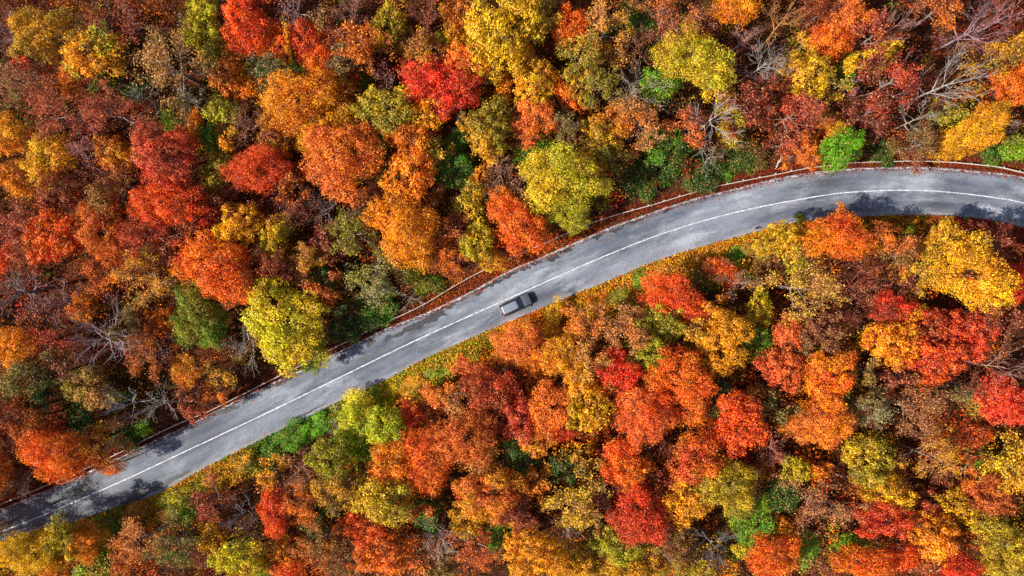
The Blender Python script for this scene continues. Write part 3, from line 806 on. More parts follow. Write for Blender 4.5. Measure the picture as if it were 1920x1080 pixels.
(232,822,28,'G','dgreen','green2',"blackish green bush at the guardrail beside the bright lime one"),
(20,900,36,'T','greyd','brown',"dark leafless crown at the shaded road end"),
(48,1035,(60,46,0),'D','yellow2','yellow',"bright yellow tree in the bottom corner beside the road"),
(108,1012,42,'L','oliveg','yellow',"olive yellow tree next to the bright yellow corner tree"),
(148,1020,(40,32,70),'D','orange','gold',"orange tree between olive yellow and green ones below the road"),
(198,1000,(44,36,90),'G','green','oliveg',"green olive leafy tree below the road"),
(165,1062,34,'G','lime','oliveg',"lime green bush at the bottom edge"),
(248,965,(38,18,25),'G','gold','tan',"gold tan scrub tree along the lower road edge"),
(332,930,(34,18,22),'G','yellow','lime2',"yellow roadside bush below the shaded road"),
(332,958,(42,32,0),'G','oliveg','lime',"olive lime bush below the yellow roadside bush"),
(262,1022,(46,38,0),'S','tan','orange',"tan orange speckled tree near the bottom edge"),
(322,1025,(46,40,0),'S','green2','oliveb',"dark olive green thin tree near the bottom edge"),
(388,948,44,'S','maroon','pinkr',"maroon pink thin tree below the gold verge"),
(452,968,(46,38,0),'B','greyd','oliveb',"dark grey bare tree beside the maroon pink one"),
(396,1006,(28,36,0),'L','yellow','gold',"yellow clumpy tree beside the dark grey bare tree"),
(446,1058,(46,36,0),'L','lime3','yellow',"lime yellow oak at the bottom edge"),
(400,897,(30,14,25),'G','gold','yellow',"low gold scrub along the road edge below the white line"),
(462,870,(28,15,25),'G','gold','oliveg',"low olive gold scrub beside the green grassy bank"),
(90,1068,30,'L','gold','orange',"gold orange crown at the bottom edge beside the corner tree"),
(375,1050,26,'T','brown','mauve',"small brown twig crown behind the lime yellow oak"),
(230,1068,28,'S','rustl','brown',"brown orange crown at the bottom edge beside the lime green bush"),
# bottom, second quarter
(668,756,(34,30,0),'D','lime3','yellow2',"bright lime yellow roadside tree below the road centre"),
(664,802,38,'L','lime','lime3',"soft lime green tree below the bright lime yellow one"),
(655,838,(34,26,0),'G','greenb','lime',"vivid green bush below the soft lime green tree"),
(722,805,(42,36,0),'L','lime3','lime',"yellow lime oak between vivid green bush and vermilion maple"),
(745,735,(32,16,25),'G','gold','yellow',"gold speckled roadside crown beside the bright lime yellow tree"),
(548,818,(44,26,35),'G','green','greenb',"low green roadside bush, larger one on the grassy bank"),
(598,798,(30,20,35),'G','greenb','green',"low green roadside bush, smaller one on the grassy bank"),
(508,855,(26,30,0),'G','green2','green',"dark green bush at the end of the grassy bank"),
(612,862,40,'L','oliveg','lime2',"olive lime oak below the low green roadside bushes"),
(628,800,20,'T','greyt','tan',"small grey twig bush on pale soil beside the lime trees"),
(548,890,(46,40,0),'T','pinkt','rustl',"pink brown twiggy tree below the grassy bank"),
(494,893,32,'S','gold','rustl',"gold brown speckled tree beside the pink brown twiggy one"),
(512,965,(30,44,0),'D','verm','redr',"red orange narrow maple in the lower forest beside brown trees"),
(562,950,34,'S','rustl','orange',"orange brown thin tree touching the red orange narrow maple"),
(622,930,42,'S','gold','oliveb',"dark gold tree beside the yellow olive dome"),
(732,868,(48,40,0),'D','gold','orange',"orange gold maple with a yellow rim below the yellow lime oak"),
(772,778,(26,28,0),'D','red','verm',"small plain red crown above the big vermilion maple"),
(802,862,(54,58,0),'D','verm','orange',"big vermilion maple with layered clumps in the lower forest"),
(872,818,(58,54,0),'D','salmon','rustl',"broad rust salmon maple beside the big vermilion one"),
(845,745,(44,34,0),'S','tan','orange',"tan orange speckled tree near the road above the rust salmon maple"),
(790,735,(30,22,25),'G','oliveg','gold',"olive gold roadside crown above the small plain red one"),
(920,728,(44,44,0),'D','rust','redr',"deep red maple beside the big salmon orange one near the verge"),
(715,938,(56,44,0),'L','yellow','oliveg',"yellow olive dome shaped oak below the orange gold maple"),
(772,955,32,'S','orange','rustl',"orange brown crown beside the yellow olive dome"),
(680,1000,(44,32,0),'L','verm','salmon',"red salmon clumpy tree below the yellow olive dome"),
(718,1045,(50,36,0),'L','orange','salmon',"orange salmon oak at the bottom edge beside bare white limbs"),
(590,1018,(44,36,0),'S','rustl','oliveb',"brown orange thin tree beside the red salmon clumpy one"),
(530,1034,(28,24,0),'L','amber','orange',"small amber clump near the bottom edge below the red orange narrow maple"),
(538,1068,28,'D','verm','rustl',"small red orange crown at the bottom edge"),
(590,980,26,'G','green2','dgreen',"dark green bush in a gap below the orange brown thin tree"),
(798,965,30,'G','green','dgreen',"green bush in the dark gap above the white bare limbs"),
(822,1015,(46,42,0),'B','white','greyt',"small bare tree with whitish curled limbs in a dark gap near the bottom"),
(910,930,(58,50,0),'L','salmon','gold',"orange tan oak with a wide crown beside the bare white limbs"),
(908,880,(30,26,0),'S','gold','tan',"small tan gold crown on top of the orange tan oak"),
(942,1005,30,'G','lime','green',"green lime bush below the orange tan oak"),
(885,1042,(42,36,0),'S','salmon','rust',"salmon rust thin tree at the bottom edge"),
(872,982,(32,28,0),'L','oliveg','gold',"olive gold crown between bare limbs and green lime bush"),
(640,1066,34,'S','oliveb','brown',"olive brown thin tree at the bottom edge"),
(488,1058,26,'G','green2','green',"dark green crown at the bottom edge beside the lime yellow oak"),
(835,1068,26,'S','tan','oliveb',"small tan crown at the bottom edge below the bare white limbs"),
(930,800,30,'S','redr','rust',"dull red speckled crown between rust salmon maple and pink red oak"),
(704,736,(26,15,28),'G','yellow','lime',"low yellow bush beside the road, next to the bright lime yellow tree"),
(768,716,(26,14,28),'G','rustl','gold',"low rust gold bush on the verge below the straight road"),
(815,704,(28,18,28),'G','oliveg','lime',"low olive green bush on the verge above the tan orange tree"),
(858,686,(26,18,28),'G','gold','orange',"low gold orange bush on the verge between olive green and dark green ones"),
(884,668,(16,12,28),'G','green','oliveg',"small dark green bush on the verge below the car's tail"),
(808,745,(26,24,0),'S','salmon','gold',"small salmon gold crown beside the small plain red one"),
(890,700,(30,24,0),'S','rustl','redr',"small rust red crown above the deep red maple by the road"),
# bottom, third quarter
(972,785,(34,44,0),'L','redr','pinkr',"pink red oak with a ragged crown below the big salmon orange maple"),
(1036,762,(44,48,0),'D','salmon','orange',"salmon orange maple beside the plain yellow one"),
(1048,812,(26,24,0),'D','redr','red',"small deep red crown below the salmon orange maple"),
(1103,766,(44,50,0),'L','yellow','amber',"plain yellow oak between two salmon orange maples"),
(1005,828,(34,28,0),'L','gold','salmon',"small orange gold tree over the dark green gap"),
(1205,786,(60,56,0),'D','salmon','verm',"great salmon red maple directly below the bright scarlet tree"),
(1292,760,(46,40,0),'D','orange','verm',"orange maple joined to the red orange one above it"),
(1178,866,(48,42,0),'D','verm','orange',"vermilion orange maple below the great salmon red one"),
(1302,858,(54,48,0),'D','orange','redr',"round orange maple with deep red patches in the southern forest"),
(1393,800,(52,52,0),'D','verm','red',"red orange maple beside the round orange one"),
(1350,742,30,'G','green2','dgreen',"dark green gap bush above the red orange maple"),
(1200,972,(52,66,0),'D','redr','red',"tall crimson maple in the lower southern forest"),
(1290,945,(46,44,0),'L','gold','amber',"amber gold oak beside the tall crimson maple"),
(1358,925,(56,50,20),'L','yellow','oliveg',"yellow olive oak below the round orange and red orange maples"),
(1085,932,(58,46,0),'S','yellow','tan',"yellow tan speckled tree beside the tall crimson maple"),
(1092,866,(32,30,0),'S','gold','oliveb',"yellow brown speckled crown below the plain yellow oak"),
(1065,988,(40,34,0),'B','white','gold',"small white limbed bare tree amid amber leaves near the bottom"),
(1158,1020,(44,38,0),'L','oliveg','lime2',"pale yellow green tree below the tall crimson maple"),
(1000,1046,(62,46,0),'L','gold','amber',"wide amber gold oak at the bottom edge"),
(1082,1060,(38,32,0),'L','oliveg','gold',"olive gold crown at the bottom edge beside the wide amber gold oak"),
(1182,1068,(48,28,0),'L','gold','yellow',"gold crown at the bottom edge below the pale yellow green tree"),
(1255,1062,36,'S','oliveg','gold',"olive gold thin crown at the bottom edge"),
(1345,1032,(52,44,0),'B','greyd','oliveb',"brown grey bare tree with arching limbs near the bottom edge"),
(1272,1018,36,'S','oliveb','brown',"dark olive brown thin crown beside the brown grey bare tree"),
(1416,984,(38,42,0),'G','green','lime',"green bush between yellow olive oak and pinkish twig tree"),
(1450,1050,(50,38,0),'D','verm','orange',"orange red maple at the bottom edge beside the green bush"),
(985,972,40,'S','rust','maroon',"dark rust thin crown above the wide amber gold oak"),
(1010,918,32,'S','rustl','gold',"amber brown thin crown between orange tan oak and yellow tan tree"),
(1405,1028,22,'L','lime2','gold',"small lime gold crown above the orange red maple of the bottom edge"),
(1322,1075,24,'L','yellow','oliveg',"small yellow olive crown cut by the bottom edge"),
(1250,905,28,'S','rust','maroon',"small rust crown between the round orange maple and the amber gold oak"),
(975,862,34,'G','dgreen','green2',"dark green bush in the gap beneath the small orange gold tree"),
(1060,880,30,'G','dgreen','green2',"blackish green bush above the yellow tan speckled tree"),
(1135,935,30,'S','brown','pinkt',"brown thin crown between yellow tan tree and tall crimson maple"),
(1245,845,24,'T','brown','rust',"small brown twig crown in the cleft between two orange maples"),
(1120,985,30,'S','oliveb','rustl',"dull olive rust crown beside the pale yellow green tree"),
# bottom, last quarter
(1494,886,(28,26,0),'L','lime2','yellow',"small lime yellow clump at the edge of a dark gap below the orange pair"),
(1538,890,(30,22,0),'S','orange','rustl',"small dull orange crown joined to the lime yellow clump"),
(1632,865,(48,42,-30),'L','yellow','oliveg',"yellow olive oak beside the grey brown speckled tree"),
(1668,920,(50,38,-20),'L','amber','yellow',"amber yellow oak just above the wide crimson one"),
(1722,768,(66,56,0),'S','brown','tan',"wide grey brown speckled oak with cream flecks"),
(1645,762,(42,36,0),'S','oliveb','greyg',"olive grey speckled tree beside the lower glowing orange maple"),
(1752,858,(60,46,0),'S','tan','gold',"tan gold speckled tree below the wide grey brown oak"),
(1806,738,(22,17,0),'L','greyg','lime2',"small pale green crown above the small pale yellow one"),
(1834,768,(24,19,0),'L','tan','lime2',"small pale yellow crown beside the scarlet tree of the side edge"),
(1886,755,(48,50,0),'D','scarlet','redr',"scarlet tree at the side edge beside pale little crowns"),
(1545,955,(62,50,-10),'S','pinkt','tan',"pinkish brown twiggy oak below the small lime yellow clump"),
(1600,1022,(30,19,10),'G','greenb','lime',"vivid lime green bush near the bottom edge below the pinkish twiggy oak"),
(1515,1030,(24,26,0),'G','lime','green',"dull lime bush beside the vivid one near the bottom edge"),
(1470,1004,(24,24,0),'L','amber','orange',"small amber clump above the bottom edge orange red maple"),
(1665,978,(56,36,0),'L','redr','red',"wide crimson oak below the amber yellow one"),
(1755,1008,(46,44,0),'L','amber','orange',"amber orange oak next to the wide crimson one"),
(1805,955,(38,28,-15),'L','yellow','gold',"gold yellow layered crown beside the rust red tree"),
(1862,942,(38,36,0),'L','salmon','rust',"rust red tree beside the gold yellow layered crown"),
(1888,1032,(56,50,0),'L','yellow','oliveg',"large yellow oak in the bottom corner of the southern forest"),
(1898,872,(44,56,0),'S','gold','yellow',"gold olive speckled tree at the side edge"),
(1842,862,(22,20,0),'G','lime','green',"little green bush beside the gold olive tree of the side edge"),
(1826,814,(32,30,0),'D','verm','rust',"small red orange crown below the small pale yellow one"),
(1630,1060,(52,32,0),'D','orange','verm',"orange maple at the bottom edge below the wide crimson oak"),
(1692,1048,(34,26,0),'D','verm','red',"small red maple between two orange ones at the bottom edge"),
(1800,1072,(46,28,0),'D','red','scarlet',"red maple at the bottom edge below the amber orange oak"),
(1455,852,(34,36,0),'T','pinkt','redr',"pink twiggy crown beside the dark gap below the orange pair"),
(1460,768,34,'S','oliveb','green2',"dark olive crown beside the lower glowing orange maple"),
(1745,950,(28,22,0),'S','pinkr','redr',"small pink red crown between amber yellow oak and gold yellow layers"),
(1738,1062,30,'S','rustl','brown',"brown orange thin crown at the bottom edge"),
(1850,1010,30,'S','rust','oliveb',"dark rust crown beside the large yellow corner oak"),
(1470,930,32,'G','green2','dgreen',"dark green bush at the foot of the pinkish twiggy oak"),
(1600,905,26,'S','rust','brown',"dull rust crown under the yellow olive oak"),
(1560,1070,32,'T','brown','maroon',"dark brown twig crown at the bottom edge beside the orange maple"),
(1835,895,34,'S','rust','orange',"rust orange speckled crown above the gold yellow layered one"),
(1780,900,26,'T','brown','pinkt',"dark twig crown in the gap under the tan gold tree"),
]

# trees just outside the frame: they shade the road's lower end
OUTSIDE = [
(-62,905,(66,60,0),'D','orange','rustl',"tall rust orange maple beyond the side edge, shading the road end"),
(-70,1020,(60,56,0),'S','gold','oliveb',"tall olive gold tree beyond the side edge below the road end"),
(-58,800,(62,56,0),'S','rust','brown',"tall brown rust tree beyond the side edge above the road end"),
(-66,1110,(62,56,0),'L','yellow','oliveg',"tall yellow oak beyond the bottom corner"),
(-150,960,(66,60,0),'D','verm','orange',"tall vermilion maple further out, standing over the road's lower end"),
(-170,1070,(66,60,0),'L','amber','orange',"tall amber oak further out below the road's lower end"),
]
# ---------------------------------------------------------------- tree builders
SIZES = {'big': (5.6, 12.5), 'mid': (3.8, 10.0), 'small': (2.2, 7.0)}      # crown radius, tree height

def skeleton(R, Ht, rg, counts, spread=1.0, tipr=0.018, trunk_r=None, base=0.42, arch=0.25):
    """Trunk and boughs as a list of tapering segments; returns segments and twig ends."""
    segs, tips = [], []
    tr = trunk_r or 0.028 * Ht * 0.75
    zc = Ht - 0.75 * R
    top = np.array([rg.normal(0, .25), rg.normal(0, .25), Ht * base])
    mid = top * 0.5 + np.array([rg.normal(0, .12), rg.normal(0, .12), 0])
    segs.append((np.zeros(3) - [0, 0, 0.6], mid, tr * 1.25, tr)); segs.append((mid, top, tr, tr * .8))
    leader = np.array([top[0] * 1.4, top[1] * 1.4, Ht - 0.35 * R])
    segs.append((top, leader, tr * .8, tr * .3))
    n1 = counts[0]
    def grow(p, d, L, r, lev):
        if lev >= len(counts):
            tips.append(p); return
        steps = 3 if lev <= 2 else 2
        q = p.copy(); rr = r
        pts = [p]
        bend = rg.normal(0, 1, 3) * 0.22
        for k in range(steps):
            d = d + bend / steps + np.array([0, 0, arch * (0.3 if lev > 1 else 0.12)]) + rg.normal(0, .10, 3)
            d = d / np.linalg.norm(d)
            q2 = q + d * L / steps
            r2 = max(tipr, rr * 0.74)
            segs.append((q, q2, rr, r2)); q, rr = q2, r2
            pts.append(q)
        tips.append(q)
        if lev + 1 < len(counts):
            nch = counts[lev + 1]; fan = len(counts) > 3
            for c in range(nch):
                k = rg.integers(1, len(pts)) if c else len(pts) - 1
                s = pts[k]
                side = rg.normal(0, 1, 3); side -= d * side.dot(d); side /= np.linalg.norm(side) + 1e-9
                d2 = d * 0.9 + side * (rg.uniform(0.26, 0.66) if fan else rg.uniform(.45, .95)); d2[2] = d2[2] * 0.8 + 0.06
                d2 /= np.linalg.norm(d2)
                grow(s, d2, L * (rg.uniform(.55, .86) if fan else rg.uniform(.5, .74)), max(tipr, rr * .8), lev + 1)
    a0 = rg.uniform(0, 6.28)
    for i in range(n1):
        az = a0 + i * 2.399 + rg.normal(0, .25)
        f = i / max(1, n1 - 1)
        s = top * (1 - f) + leader * f * 0.9 + top * f * 0.1
        s = top + (leader - top) * f * 0.85
        el = 0.15 + 1.0 * f + rg.normal(0, .12)
        d = np.array([math.cos(az) * math.cos(el), math.sin(az) * math.cos(el), math.sin(el)])
        grow(s, d, R * spread * (0.62 - 0.22 * f), tr * (0.50 - 0.2 * f), 1)
    return segs, np.array(tips)

def tubes(segs):
    Vs, Fs, n0 = [], [], 0
    for (p0, p1, r0, r1) in segs:
        k = 6 if r0 > 0.15 else (4 if r0 > 0.06 else 3)
        d = p1 - p0; L = np.linalg.norm(d)
        if L < 1e-6: continue
        d = d / L
        u = np.cross(d, [0.3, 0.2, 1.0] if abs(d[2]) < .9 else [1, 0, 0]); u /= np.linalg.norm(u)
        v = np.cross(d, u)
        th = np.arange(k) * 2 * np.pi / k
        ring = np.outer(np.cos(th), u) + np.outer(np.sin(th), v)
        Vs.append(p0 + ring * r0); Vs.append(p1 + ring * r1)
        i = np.arange(k); j = (i + 1) % k
        Fs.append(np.stack([n0 + i, n0 + j, n0 + k + j, n0 + k + i], 1)); n0 += 2 * k
    return np.concatenate(Vs), np.concatenate(Fs)

def crown_leaves(kind, R, Ht, rg, tips=None):
    """Leaf points, facing, size and (leaf, bough, tone) numbers."""
    zc = Ht - 0.80 * R
    if kind in 'DLG':
        if kind == 'D': nl, rl, n, depth, sz = 62, 0.215, 24000, 0.42, 0.19
        elif kind == 'L': nl, rl, n, depth, sz = 58, 0.185, 20500, 0.32, 0.215
        else: nl, rl, n, depth, sz = 30, 0.26, 19000, 0.4, 0.215
        n = int(n * (R / 5.6) ** 1.9)
        if R < 3: nl = int(nl * .6); rl *= 1.25
        ph = rg.uniform(0, 6.28, 4)
        cand = []
        while len(cand) < nl:
            best, bd = None, -1
            for _ in range(7):
                az = rg.uniform(0, 2 * np.pi); zz = rg.uniform(-0.30, 1.0) if kind != 'G' else rg.uniform(0.0, 1.0)
                rr = math.sqrt(max(0, 1 - max(zz, 0) ** 2)) if zz > 0 else 1.0 + 0.25 * zz
                out = 1 + 0.15 * math.sin(2 * az + ph[0]) + 0.14 * math.sin(3 * az + ph[1]) + 0.11 * math.sin(5 * az + ph[2])
                q = np.array([math.cos(az) * rr * out, math.sin(az) * rr * out, zz * 0.8]) * rg.uniform(.62, 1.08)
                dmin = min([np.linalg.norm(q - c) for c in cand], default=9)
                if dmin > bd: best, bd = q, dmin
            cand.append(best)
        cand = np.array(cand)
        Cn = cand * np.array([R * (1 - rl * .8)] * 2 + [R * .84]) + np.array([0, 0, zc])
        lr = R * rl * rg.uniform(.60, 1.35, nl)
        w = lr ** 2; which = rg.choice(nl, n * 2, p=w / w.sum())
        d = rg.normal(size=(n * 2, 3)); d[:, 2] = d[:, 2] * .9 + .35
        d /= np.linalg.norm(d, axis=1, keepdims=True)
        rad = 1 - depth * rg.random(n * 2) ** 1.6
        stray = rg.random(n * 2) < .10
        rad = np.where(stray, rg.uniform(1.0, 1.45, n * 2), rad)
        bump = 1 + 0.24 * np.sin(d[:, 0] * 9 + which) * np.sin(d[:, 1] * 8 + which * 2) * 1.0
        p = Cn[which] + d * (lr[which] * rad * bump)[:, None] * np.array([1, 1, .85])
        keep = np.ones(len(p), bool)
        for k in range(nl):
            dd = np.linalg.norm((p - Cn[k]) / np.array([1, 1, .85]), axis=1) / lr[k]
            keep &= ~((dd < 0.62) & (which != k))
        keep &= p[:, 2] > 0.15
        if kind == 'L':                       # rosettes: leaves gather in bunches on each bough
            cell = np.floor(p / 0.75 + rg.uniform(0, 1, 3)).astype(int)
            hsh = ((cell[:, 0] * 73856093) ^ (cell[:, 1] * 19349663) ^ (cell[:, 2] * 83492791)) % 100
            keep &= ~((hsh < 33) & (rg.random(len(p)) < 0.85))
        if kind == 'D':                       # small openings between sprays
            cell = np.floor(p / (0.62 if R > 3 else .45) + rg.uniform(0, 1, 3)).astype(int)
            hsh = ((cell[:, 0] * 73856093) ^ (cell[:, 1] * 19349663) ^ (cell[:, 2] * 83492791)) % 100
            keep &= ~((hsh < 22) & (rg.random(len(p)) < 0.8))
        p, d, which = p[keep][:n], d[keep][:n], which[keep][:n]
        bough = rg.random(nl)[which]
        nrm = d + rg.normal(0, .55, d.shape) + np.array([0, 0, .25])
        size = sz * rg.uniform(.6, 1.45, len(p))
        if R < 3: size *= .92
    else:
        T = tips[tips[:, 2] > Ht * .3]
        per = {'S': 32, 'T': 3, 'B': 1}[kind]
        frac = {'S': 1.0, 'T': .8, 'B': .35}[kind]
        bn = rg.random(len(T))
        wh = np.repeat(np.arange(len(T)), per)
        wh = wh[rg.random(len(wh)) < frac]
        p = T[wh] + rg.normal(0, 0.042 * R + .12, (len(wh), 3)) * np.array([1, 1, .8])
        bough = bn[wh]
        nrm = rg.normal(size=p.shape) + np.array([0, 0, .9])
        size = rg.uniform(.13, .29, len(p)) * (1.0 if kind == 'S' else .8)
    n = len(p)
    rnd = np.column_stack([rg.random(n), bough, rg.random(n)])
    return p, nrm, size, rnd

COUNTS = {'D': (6, 3, 2), 'L': (7, 3, 3), 'G': (5, 3), 'S': (9, 5, 4, 3), 'T': (11, 5, 5, 4), 'B': (8, 5, 5, 4)}
PROTO = {}
def build_proto(kind, size, k):
    R, Ht = SIZES[size]
    if kind == 'G': Ht = R * 1.05 + 0.4
    rg = np.random.default_rng(hash((ord(kind), int(R * 10), k)) % 100000)
    cnt = COUNTS[kind]
    if size == 'small' and kind in 'STB': cnt = {'S': (7, 4, 3, 2), 'T': (9, 4, 4, 3), 'B': (7, 4, 4, 3)}[kind]
    segs, tips = skeleton(R, Ht, rg, cnt, spread={'B': 1.12, 'T': 1.0, 'S': 1.0}.get(kind, .85),
                          tipr={'B': .019, 'T': .017, 'S': .016}.get(kind, .03), base=0.12 if kind == 'G' else .42,
                          trunk_r=0.06 if kind == 'G' else (0.017 * Ht if kind in 'B' else None), arch={'B': .35, 'T': .55}.get(kind, .25))
    if kind in 'STB':                          # fit the twigs to the crown's radius and height
        r_now = np.percentile(np.hypot(tips[:, 0], tips[:, 1]), 93)
        z_now = np.percentile(tips[:, 2], 97)
        f = np.array([R / r_now, R / r_now, Ht / z_now])
        segs = [(a * f, b * f, r0, r1) for a, b, r0, r1 in segs]; tips = tips * f
    Vt, Ft = tubes(segs)
    tm = mesh_from('%s_trunk' % NAMES[kind], Vt, Ft, MAT['bark'])
    p, nrm, sz, rnd = crown_leaves(kind, R, Ht, rg, tips)
    Vl, Fl = leaf_quads(p, nrm, sz, rg)
    cm = mesh_from('%s_crown' % NAMES[kind], Vl, Fl, MAT['leaf'], attr=[('leaf', 'FLOAT_VECTOR', rnd)])
    return tm, cm

NAMES = {'D': 'maple_tree', 'L': 'oak_tree', 'S': 'sparse_tree', 'T': 'leafless_tree', 'B': 'bare_tree', 'G': 'bush'}
NVAR = {'D': {'big': 5, 'mid': 5, 'small': 3}, 'L': {'big': 4, 'mid': 5, 'small': 3}, 'S': {'big': 4, 'mid': 5, 'small': 3},
        'T': {'big': 2, 'mid': 4, 'small': 2}, 'B': {'big': 3, 'mid': 4, 'small': 2}, 'G': {'big': 2, 'mid': 3, 'small': 3}}
used = {}
def proto(kind, size):
    n = NVAR[kind][size]
    i = used.get((kind, size), 0); used[(kind, size)] = i + 1
    key = (kind, size, i % n)
    if key not in PROTO: PROTO[key] = build_proto(*key)
    return PROTO[key], i

GROUPS = {'D': 'dense autumn maples in the forest', 'L': 'clumpy oaks in the forest', 'S': 'thinning trees in the forest',
          'T': 'leafless twiggy trees in the forest', 'B': 'bare trees with pale limbs', 'G': 'bushes in the forest'}
TREE_XY = []
def plant(px, py, r, kind, c1, c2, label):
    if isinstance(r, tuple): a, b, turn = r
    else: a, b, turn = r, r * random.uniform(.88, 1.0), random.uniform(0, 180)
    rad = math.sqrt(a * b) * K
    size = 'big' if rad > 4.1 else ('mid' if rad > 2.6 else 'small')
    gap = max(float(ycurve(uc, px)) - py, py - float(ycurve(lo, px))) - b
    tall = kind == 'G' and gap > 70            # green saplings that reach up among the trees
    (tm, cm), i = proto('D' if tall else kind, size)
    R0, H0 = SIZES[size]
    if kind == 'G' and not tall: H0 = R0 * 1.05 + .4
    grow = {'D': 1.05, 'L': 1.09, 'S': 1.20, 'T': 1.20, 'B': 1.12, 'G': 1.22}[kind]
    if gap < 40: grow = min(grow, 0.98 + .1 * max(gap, 0) / 40)
    f = 1.0
    for _ in range(2):                         # the crown is nearer the lens than the road: a little smaller in metres
        zc = H0 * f * 0.78
        f = rad * (H - zc) / H / R0 * grow
    fz = (f * .7 + .3) * random.uniform(.94, 1.08)
    if kind == 'G': fz = f * (.72 if tall else .6)
    if 'drooping over' in label: fz *= .55
    if kind == 'B': fz *= 1.12
    if kind != 'G' and 0 < float(ycurve(uc, px)) - py - b < 55 and px > 350: fz *= .78
    off = py - float(ycurve(lo, px))           # scrubby trees of the verge stay low
    if 0 < off < 95 and 620 < px < 1440: fz *= 0.42 + 0.58 * max(0, off - 30) / 65
    zc = H0 * fz - 0.45 * R0 * fz
    x, y, _z = at(px, py, zc)
    gz = float(ground_z(x, y))
    x, y, _z = at(px, py, zc + gz)
    o = root(NAMES[kind], (x, y, gz), math.radians(turn + (180 if random.random() < .5 else 0)), label=label,
             category='bush' if kind == 'G' else 'tree', group=GROUPS[kind])
    ex = math.sqrt(a / b)
    o.scale = (f * ex, f / ex, fz)
    # lean a little, more for the bare ones
    o.rotation_euler.x = random.gauss(0, .035); o.rotation_euler.y = random.gauss(0, .035)
    crown = put('crown', cm, o); trunk = put('trunk', tm, o)
    if abs(ex - 1) < .05: 
        t2 = random.uniform(0, 6.28)
        crown.rotation_euler.z = t2; trunk.rotation_euler.z = t2
    C1, C2 = (COL if kind in 'TB' else LEAF)[c1], LEAF[c2]
    if kind in 'TB':
        trunk.color = (*C1, 1)
        crown.color = (*C2, 1); crown['tint'] = [*LEAF[c1]]
    else:
        crown.color = (*C1, 1); crown['tint'] = [*C2]
        trunk.color = (*(COL['bark'] if kind != 'S' else (0.27, 0.195, 0.165)), 1)
    TREE_XY.append((x, y, rad, C2 if kind in 'TB' else C1, kind))
    return o
for row in TREES:
    plant(*row)
for row in OUTSIDE:
    plant(*row)

# ---------------------------------------------------------------- fallen leaves, verge herbs and undergrowth
def pick(cols, n, rg, jitter=.3):
    A = np.array([COL[c] for c in cols])[rg.integers(0, len(cols), n)]
    v = rg.uniform(1 - jitter, 1 + jitter, (n, 1)) * rg.uniform(.9, 1.1, (n, 3))
    return np.clip(A * v, 0, 1)

def litter(name, X, Y, Z, cols, size, rg, kindname='stuff', up=.9, label=None, cat=None):
    p = np.column_stack([X, Y, Z])
    nrm = rg.normal(0, .6, p.shape) + np.array([0, 0, up])
    Vl, Fl = leaf_quads(p, nrm, size, rg, fold=.2)
    me = mesh_from(name, Vl, Fl, MAT['litter'], attr=[('hue', 'FLOAT_COLOR', np.column_stack([cols, np.ones(len(cols))]))])
    o = put(name, me, kind='stuff')
    if label: o['label'] = label
    if cat: o['category'] = cat
    return o

def soft(X, Y, s, seed):
    r = np.random.default_rng(seed); v = 0
    for k in range(5):
        a = r.uniform(0, 6.28); f = s * r.uniform(.6, 1.8)
        v = v + np.sin((X * math.cos(a) + Y * math.sin(a)) * f + r.uniform(0, 6.28))
    return v / 5

# forest floor: leaves take the colour of the trees that dropped them
rg = np.random.default_rng(11)
n = 120000
X = rg.uniform(-84, 84, n); Y = rg.uniform(-50, 50, n)
px, py = to_px(X, Y)
du = ycurve(uc, px) - py; dl = py - ycurve(lo, px)
ok = (du > 14) | (dl > 0)
X, Y, px, py, du, dl = (q[ok] for q in (X, Y, px, py, du, dl))
T = np.array([(t[0], t[1]) for t in TREE_XY]); TC = np.array([t[3] for t in TREE_XY])
best = np.zeros(len(X), int)
for s in range(0, len(X), 20000):
    d2 = (X[s:s + 20000, None] - T[:, 0]) ** 2 + (Y[s:s + 20000, None] - T[:, 1]) ** 2
    d2 += rg.uniform(0, 30, d2.shape)
    best[s:s + 20000] = d2.argmin(1)
base = TC[best]
mixr = rg.random((len(X), 1)) ** .7
cols = base * (1 - mixr) * .8 + mixr * pick(['rust', 'brown', 'maroon', 'rust', 'rustl'], len(X), rg)
clump = np.clip(soft(X, Y, 1.1, 3) + .2, 0, 1)
Z = ground_z(X, Y) + rg.random(len(X)) ** 2 * (0.15 + 1.5 * clump)
litter('leaf_litter', X, Y, Z, cols * .75, rg.uniform(.14, .34, len(X)), rg, label='fallen rust and brown leaves with low scrub on the forest floor', cat='leaf litter')

def px_line(X_): return (ycurve(cc, X_ / K + 960.0) - 540) * K
# undergrowth: saplings and scrub in mounds that fill the space between the trees
n = 5200
Xc = rg.uniform(-84, 84, n); Yc = rg.uniform(-49, 49, n)
px, py = to_px(Xc, Yc)
ok = ((ycurve(uc, px) - py) > 48) | ((py - ycurve(lo, px)) > 46)
Xc, Yc = Xc[ok], Yc[ok]; n = len(Xc)
d2 = (Xc[:, None] - T[:, 0]) ** 2 + (Yc[:, None] - T[:, 1]) ** 2 + rg.uniform(0, 25, (n, len(T)))
cb = TC[d2.argmin(1)]
bare_near = np.array([q[4] in 'TB' for q in TREE_XY])[d2.argmin(1)]
rad_ = rg.uniform(.6, 1.7, n); hc = rg.uniform(1.0, 6.2, n) * np.clip(.75 + .6 * soft(Xc, Yc, .35, 31), .3, 1.2)
hc = np.where(bare_near, hc * .45, hc)
per = (rad_ ** 2 * 40).astype(int) + 8
w = np.repeat(np.arange(n), per)
d = rg.normal(size=(len(w), 3)); d[:, 2] = d[:, 2] * .8 + .4; d /= np.linalg.norm(d, axis=1, keepdims=True)
P = d * (rad_[w] * rg.uniform(.55, 1.1, len(w)))[:, None]
